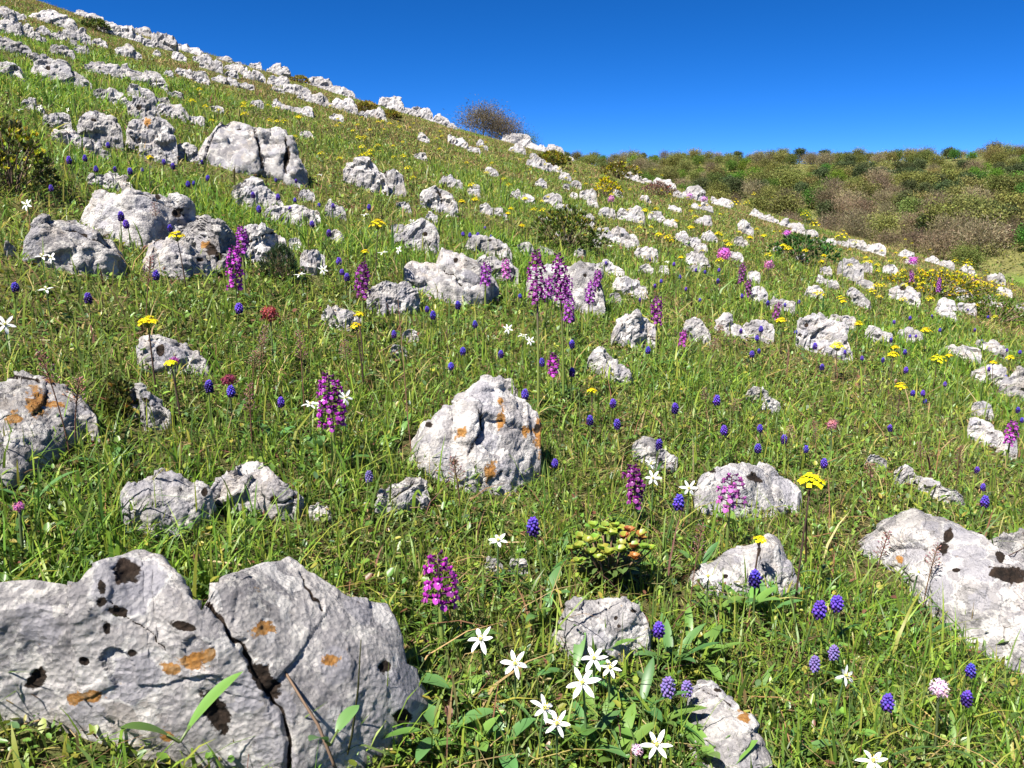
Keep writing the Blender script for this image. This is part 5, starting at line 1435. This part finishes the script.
# ------------------------------------------------------------------ far woods: one model of each kind of tree, then copies
def tree_kind(seed, H, Wd, leafc, kind, thick=1.0):
    random.seed(seed)
    rg = np.random.default_rng(seed)
    tr = MB()
    h0 = H * (0.22 if kind != 'dark' else 0.15)
    tr.tube([(0, 0, -0.4), (rnd(-.1, .1), rnd(-.1, .1), h0), (rnd(-.2, .2), rnd(-.2, .2), H * 0.6), (rnd(-.3, .3), rnd(-.3, .3), H * 0.92)], [0.045 * H * .5, 0.036 * H * .5, 0.02 * H * .5, 0.02], (0.09, 0.075, 0.06), 6)
    cl = []
    for j in range(16):
        a = j * 2.39996; z = H * (0.28 + 0.66 * (j + .5) / 16)
        q = Wd * 0.5 * math.sin(math.pi * min(1, max(0.12, (z / H - 0.12) / 0.92))) ** 0.7 * rnd(0.5, 0.95)
        e = Vector((math.cos(a) * q, math.sin(a) * q, z))
        tr.tube([(0, 0, max(h0, z * 0.62)), (e.x * .55, e.y * .55, z * .88), tuple(e)], [0.012 * H * .6, 0.007 * H * .6, 0.02], (0.10, 0.082, 0.068), 4)
        cl.append(e)
        for k in range(3 if kind == 'bare' else 1):
            tr.tube([tuple(e * .7 + Vector((0, 0, z * .25))), tuple(e + Vector((rnd(-1, 1), rnd(-1, 1), rnd(.2, 1))) * Wd * .16)], [0.03, 0.012], (0.13, 0.10, 0.085), 3)
    for j in range(12): cl.append(Vector((rnd(-.3, .3) * Wd, rnd(-.3, .3) * Wd, H * rnd(.55, .95))))
    cl = np.array(cl)
    per = int((130 if kind != 'bare' else 110) * thick)
    c = np.repeat(cl, per, axis=0)
    n = len(c)
    sp = Wd * (0.17 if kind != 'dark' else 0.13)
    c = c + rg.normal(0, 1, (n, 3)) * np.array([sp, sp, sp * 0.8])
    c[:, 2] = np.maximum(c[:, 2], H * 0.10)
    if kind == 'bare':
        d = rg.normal(0, 0.6, (n, 3)) + np.array([0, 0, 0.9]) + c * np.array([.25, .25, 0]); d /= np.linalg.norm(d, axis=1, keepdims=True)
        L_ = rg.uniform(.35, .8, n) * H / 6; w = rg.uniform(.06, .14, n) * H / 6
    else:
        d = rg.normal(0, 1, (n, 3)); d /= np.linalg.norm(d, axis=1, keepdims=True)
        L_ = rg.uniform(.16, .36, n) * H / 6 * 1.3; w = L_ * rg.uniform(.5, .9, n)
    s = np.cross(d, rg.normal(0, 1, (n, 3))); s /= np.linalg.norm(s, axis=1, keepdims=True)
    V = np.stack([c - d * L_[:, None] / 2, c - s * w[:, None] / 2, c + d * L_[:, None] / 2, c + s * w[:, None] / 2], 1).reshape(-1, 3)
    quads = np.arange(n * 4).reshape(n, 4)
    hue = rg.uniform(.65, 1.35, (len(cl), 1)); hue = np.repeat(hue, per, axis=0)
    col = np.array(leafc) * hue * rg.uniform(.7, 1.3, (n, 1)) * rg.uniform(.9, 1.1, (n, 3))
    cm = raw_mesh('crown', V, None, quads, np.repeat(col, 4, axis=0), None, False)
    return Kind({'dark': 'evergreen_tree', 'bare': 'bare_tree'}.get(kind, 'budding_tree'), [('trunk', tr.mesh('trunk'), M_BARK), ('crown', cm, M_TREE)], (0, 0, 0))

TK = {'olive': [tree_kind(1000 + j, 6.0, w, c, 'olive') for j, (w, c) in enumerate(((6.4, (0.125, 0.135, 0.036)), (5.6, (0.105, 0.125, 0.034)), (6.8, (0.140, 0.135, 0.042)), (6.0, (0.115, 0.112, 0.036))))],
      'bare': [tree_kind(1010 + j, 6.0, w, c, 'bare') for j, (w, c) in enumerate(((6.6, (0.165, 0.135, 0.085)), (5.8, (0.150, 0.122, 0.074)), (6.6, (0.165, 0.135, 0.080))))],
      'green': [tree_kind(1020 + j, 5.0, w, c, 'green') for j, (w, c) in enumerate(((5.0, (0.085, 0.150, 0.018)), (4.6, (0.065, 0.125, 0.022))))],
      'dark': [tree_kind(1030 + j, 6.2, w, c, 'dark') for j, (w, c) in enumerate(((4.4, (0.048, 0.064, 0.026)), (5.2, (0.058, 0.072, 0.030))))]}

def cast_far(px, py):
    v = ray(px, py).reshape(3); hr = math.hypot(v[0], v[1])
    rr = np.arange(118, 420, 1.0)
    P = v[None] * (rr / hr)[:, None]
    g = P[:, 2] - G(P[:, 0], P[:, 1])
    i = np.nonzero(g < 0)[0]
    if len(i) == 0:
        i = [int(np.argmin(g / rr))]
    if i[0] == 0:
        rr0 = rnd(150, 180)
        return v * (rr0 / hr)
    return P[i[0]]

random.seed(31)
trees = []
spots = []
SKYL = np.array(_sky)
def near_sky(x): return float(np.interp(x, SKYL[:, 0], SKYL[:, 1]))
CREST_Y = 160.0
rows = [(163, 10.5, 5), (169, 11, 6), (176, 12, 7), (184, 13, 8), (193, 14, 8), (203, 16, 9), (214, 18, 10), (226, 20, 11), (239, 23, 12), (254, 26, 12), (270, 30, 12)]
for yy, dx, jy in rows:
    x = 566 + rnd(0, dx)
    while x < 1062:
        y = yy + rnd(-.5, .5) * jy
        if y < near_sky(x) + 16 + (8 if x < 700 else 0):
            spots.append((x, y))
        x += dx * rnd(.75, 1.25)
MEADOW = [(770, 192, 168, 176), (868, 905, 166, 174), (975, 1064, 262, 320), (782, 806, 168, 178), (930, 985, 164, 169)]
def kind_at(x, y):
    u = rnd(0, 1)
    dk = vnoise(x * 0.022, y * 0.05, 0, 88)
    if dk > 0.52 and y > 170: return 'dark' if u < 0.6 else 'olive'
    if y > 214 + rnd(-8, 8): return 'bare' if u < 0.50 else 'olive' if u < 0.88 else 'dark' if u < 0.93 else 'green'
    if y > 192: return 'olive' if u < 0.52 else 'bare' if u < 0.74 else 'green' if u < 0.95 else 'dark'
    return 'olive' if u < 0.60 else 'bare' if u < 0.75 else 'green' if u < 0.96 else 'dark'
DESC = {'olive': 'olive budding tree', 'bare': 'bare brown tree', 'green': 'fresh green tree', 'dark': 'dark evergreen tree'}
allspots = [(x, y, None) for x, y in spots if not any(a < x < b and c < y < d for a, b, c, d in MEADOW)]
allspots += [(990,228,'dark'),(975,222,'dark'),(1005,236,'dark'),(925,240,'dark'),(700,200,'dark'),(820,190,'dark'),(840,178,'dark'),(760,200,'dark'),(880,182,'dark'),(1016,190,'dark'),(955,205,'dark'),(905,215,'dark')]
for (x, y, kd) in allspots:
    P = cast_far(x, y)
    kd = kd or kind_at(x, y)
    k = random.choice(TK[kd])
    d = float(project(P)[2])
    sc = rnd(.75, 1.2) * (0.66 if y < 185 else 0.98 if y > 225 else 0.80)
    o = place(k, (P[0], P[1], float(G(P[0], P[1])) - 0.1), rnd(0, 6.28), sc)
    trees.append((o, x, y, kd))
# trees that stand on the ridge line against the sky
RIDGE = [(690,'olive',.8),(703,'bare',.8),(722,'olive',.7),(735,'olive',.7),(752,'olive',.9),(764,'bare',1.0),(778,'bare',1.1),(790,'olive',1.0),(808,'bare',1.15),(818,'bare',1.0),(832,'olive',1.1),(846,'olive',1.2),(862,'olive',1.0),(880,'olive',1.15),(893,'olive',1.0),(912,'bare',1.25),(926,'bare',1.4),(948,'dark',1.3),(962,'bare',.8),(980,'bare',.9),(993,'olive',1.35),(1003,'olive',1.0),(1016,'bare',.9),(1030,'bare',1.0),(672,'olive',.7),(655,'olive',.6),(640,'olive',.6),(622,'olive',.6)]
ridge = []
for x, kd, sc in RIDGE:
    v = ray(x, 158); th = math.atan2(v[0], v[1])
    rr = np.arange(230, 360, 1.0)
    g = G(np.sin(th) * rr, np.cos(th) * rr) / rr
    r0 = rr[int(np.argmax(g))] + rnd(-6, 2)
    X, Y = math.sin(th) * r0, math.cos(th) * r0
    o = place(random.choice(TK[kd]), (X, Y, float(G(X, Y)) - 1.3 * sc), rnd(0, 6.28), sc * 0.66)
    ridge.append((o, x, 150, {'olive': 'rounded budding tree', 'bare': 'bare leafless tree', 'dark': 'dark tree'}[kd] + ' on the far ridge', 'tree', 'trees on the far ridge line'))
auto_labels(ridge, lambda x, y: ('against the', 'sky'))
PAST = [(640, 'past small blossom patch'), (725, 'past round-backed rock'), (795, 'past highest pink globe'), (868, 'past pinkish knobbly rock'), (950, 'past yellow bush'), (2000, 'near right edge')]
def zone(x, y):
    v = 'high on far slope' if y < 178 else 'halfway up far slope' if y < 210 else 'low on far slope'
    return v, next(n for lim, n in PAST if x < lim)
auto_labels([(o, x, y, DESC[kd], 'tree', 'trees of the far wooded hillside') for o, x, y, kd in trees], zone)

# scrub between the trees
def make_scrub():
    rg = np.random.default_rng(91)
    n0 = 9500
    th = rg.uniform(R(1), R(40), n0); r = rg.uniform(150, 345, n0)
    x, y = np.sin(th) * r, np.cos(th) * r
    k = (fbm(x * .03, y * .03, 0, 3, 93) > -0.25) & ((fbm(x * 0.025, y * 0.04, 3.0, 3, 47) < 0.27) | (np.hypot(x, y) < 240))
    x, y = x[k], y[k]; per = 9
    z = G(x, y)
    c = np.repeat(np.stack([x, y, z], -1), per, axis=0); n = len(c)
    c = c + rg.normal(0, 1, (n, 3)) * np.array([1.0, 1.0, .6]) + np.array([0, 0, .8])
    d = rg.normal(0, 1, (n, 3)); d /= np.linalg.norm(d, axis=1, keepdims=True)
    s = np.cross(d, rg.normal(0, 1, (n, 3))); s /= np.linalg.norm(s, axis=1, keepdims=True)
    L_ = rg.uniform(.25, .6, (n, 1))
    V = np.stack([c - d * L_ / 2, c - s * L_ * .35, c + d * L_ / 2, c + s * L_ * .35], 1).reshape(-1, 3)
    cc = np.array([(0.14, 0.13, 0.036), (0.14, 0.115, 0.06), (0.10, 0.13, 0.030), (0.06, 0.075, 0.026)])[rg.choice(4, len(x), p=[.4, .3, .2, .1])]
    cc = np.repeat(cc, per, axis=0) * rg.uniform(.7, 1.3, (n, 1))
    o = link('undergrowth', raw_mesh('undergrowth', V, None, np.arange(n * 4).reshape(n, 4), np.repeat(cc, 4, axis=0), None, False), M_TREE); o['kind'] = 'stuff'
make_scrub()

# the bare bush and its green neighbour on the near crest
def crest_point(px):
    v = ray(px, 130); th = math.atan2(v[0], v[1])
    rr = np.arange(14, 40, .25); g = G(np.sin(th) * rr, np.cos(th) * rr) / rr
    r0 = rr[int(np.argmax(g))] + 1.0
    return Vector((math.sin(th) * r0, math.cos(th) * r0, float(G(math.sin(th) * r0, math.cos(th) * r0)) - 0.05))
def bush(px, wpx, hpx, kd, label, seed, dz=0.0):
    P = crest_point(px); d = float(project(P)[2])
    k = tree_kind(seed, 6.0, 6.0 * wpx / hpx, {'bare': (0.100, 0.082, 0.058), 'olive': (0.06, 0.085, 0.025)}[kd], kd, 2.2)
    k.name = 'bare_bush' if kd == 'bare' else 'green_bush'
    k.parts[0] = ('branches', k.parts[0][1], M_BARK); k.parts[1] = ('twigs' if kd == 'bare' else 'foliage', k.parts[1][1], M_TREE)
    o = place(k, (P.x, P.y, P.z + dz), 0.5, hpx * d / F_PX / 6.0)
    tag(o, label, 'bush')
bush(483, 40, 27, 'bare', 'taller bare brown bush on the near skyline', 1100)
bush(506, 34, 22, 'bare', 'lower bare bush just right of the taller one on the near skyline', 1101)
bush(523, 30, 11, 'olive', 'dark green low bush at the right foot of the bare skyline bushes', 1102)

# ------------------------------------------------------------------ light, sky, camera
S = Vector((-0.36, -0.40, 0.84)).normalized()      # towards the sun: from the left and high
sun = bpy.data.lights.new('sun', 'SUN'); sun.energy = 4.6; sun.angle = R(0.53); sun.color = (1.0, 0.95, 0.87)
so = bpy.data.objects.new('sun', sun); COL.objects.link(so)
so.rotation_euler = (-S).to_track_quat('-Z', 'Y').to_euler()
w = bpy.data.worlds.new('World'); SC.world = w; w.use_nodes = True
N, L = w.node_tree.nodes, w.node_tree.links
N.clear()
sk = N.new('ShaderNodeTexSky'); sk.sky_type = 'NISHITA'; sk.sun_disc = False
sk.sun_elevation = math.asin(S.z); sk.sun_rotation = math.atan2(S.x, S.y)
sk.altitude = 3000; sk.air_density = 0.45; sk.dust_density = 0.0; sk.ozone_density = 9.0
hs = N.new('ShaderNodeHueSaturation'); hs.inputs['Saturation'].default_value = 1.19; hs.inputs['Hue'].default_value = 0.504; hs.inputs['Value'].default_value = 0.92
bg = N.new('ShaderNodeBackground'); bg.inputs['Strength'].default_value = 0.080
wo = N.new('ShaderNodeOutputWorld')
L.new(sk.outputs[0], hs.inputs['Color']); L.new(hs.outputs[0], bg.inputs['Color']); L.new(bg.outputs[0], wo.inputs[0])

cam = bpy.data.cameras.new('camera'); co = bpy.data.objects.new('camera', cam); COL.objects.link(co)
co.location = (0, 0, 0); co.rotation_euler = (math.pi / 2 - PITCH, 0, 0)
cam.sensor_fit = 'HORIZONTAL'; cam.sensor_width = 36.0; cam.lens = 36.0 * F_PX / 1024.0
cam.clip_start = 0.02; cam.clip_end = 3000
SC.camera = co
SC.render.engine = 'CYCLES'
SC.cycles.max_bounces = 6; SC.cycles.diffuse_bounces = 3; SC.cycles.glossy_bounces = 2; SC.cycles.transmission_bounces = 4
SC.view_settings.view_transform = 'Standard'; SC.view_settings.look = 'None'
SC.view_settings.exposure = 1.48; SC.view_settings.gamma = 1.0
SC.view_settings.use_curve_mapping = False
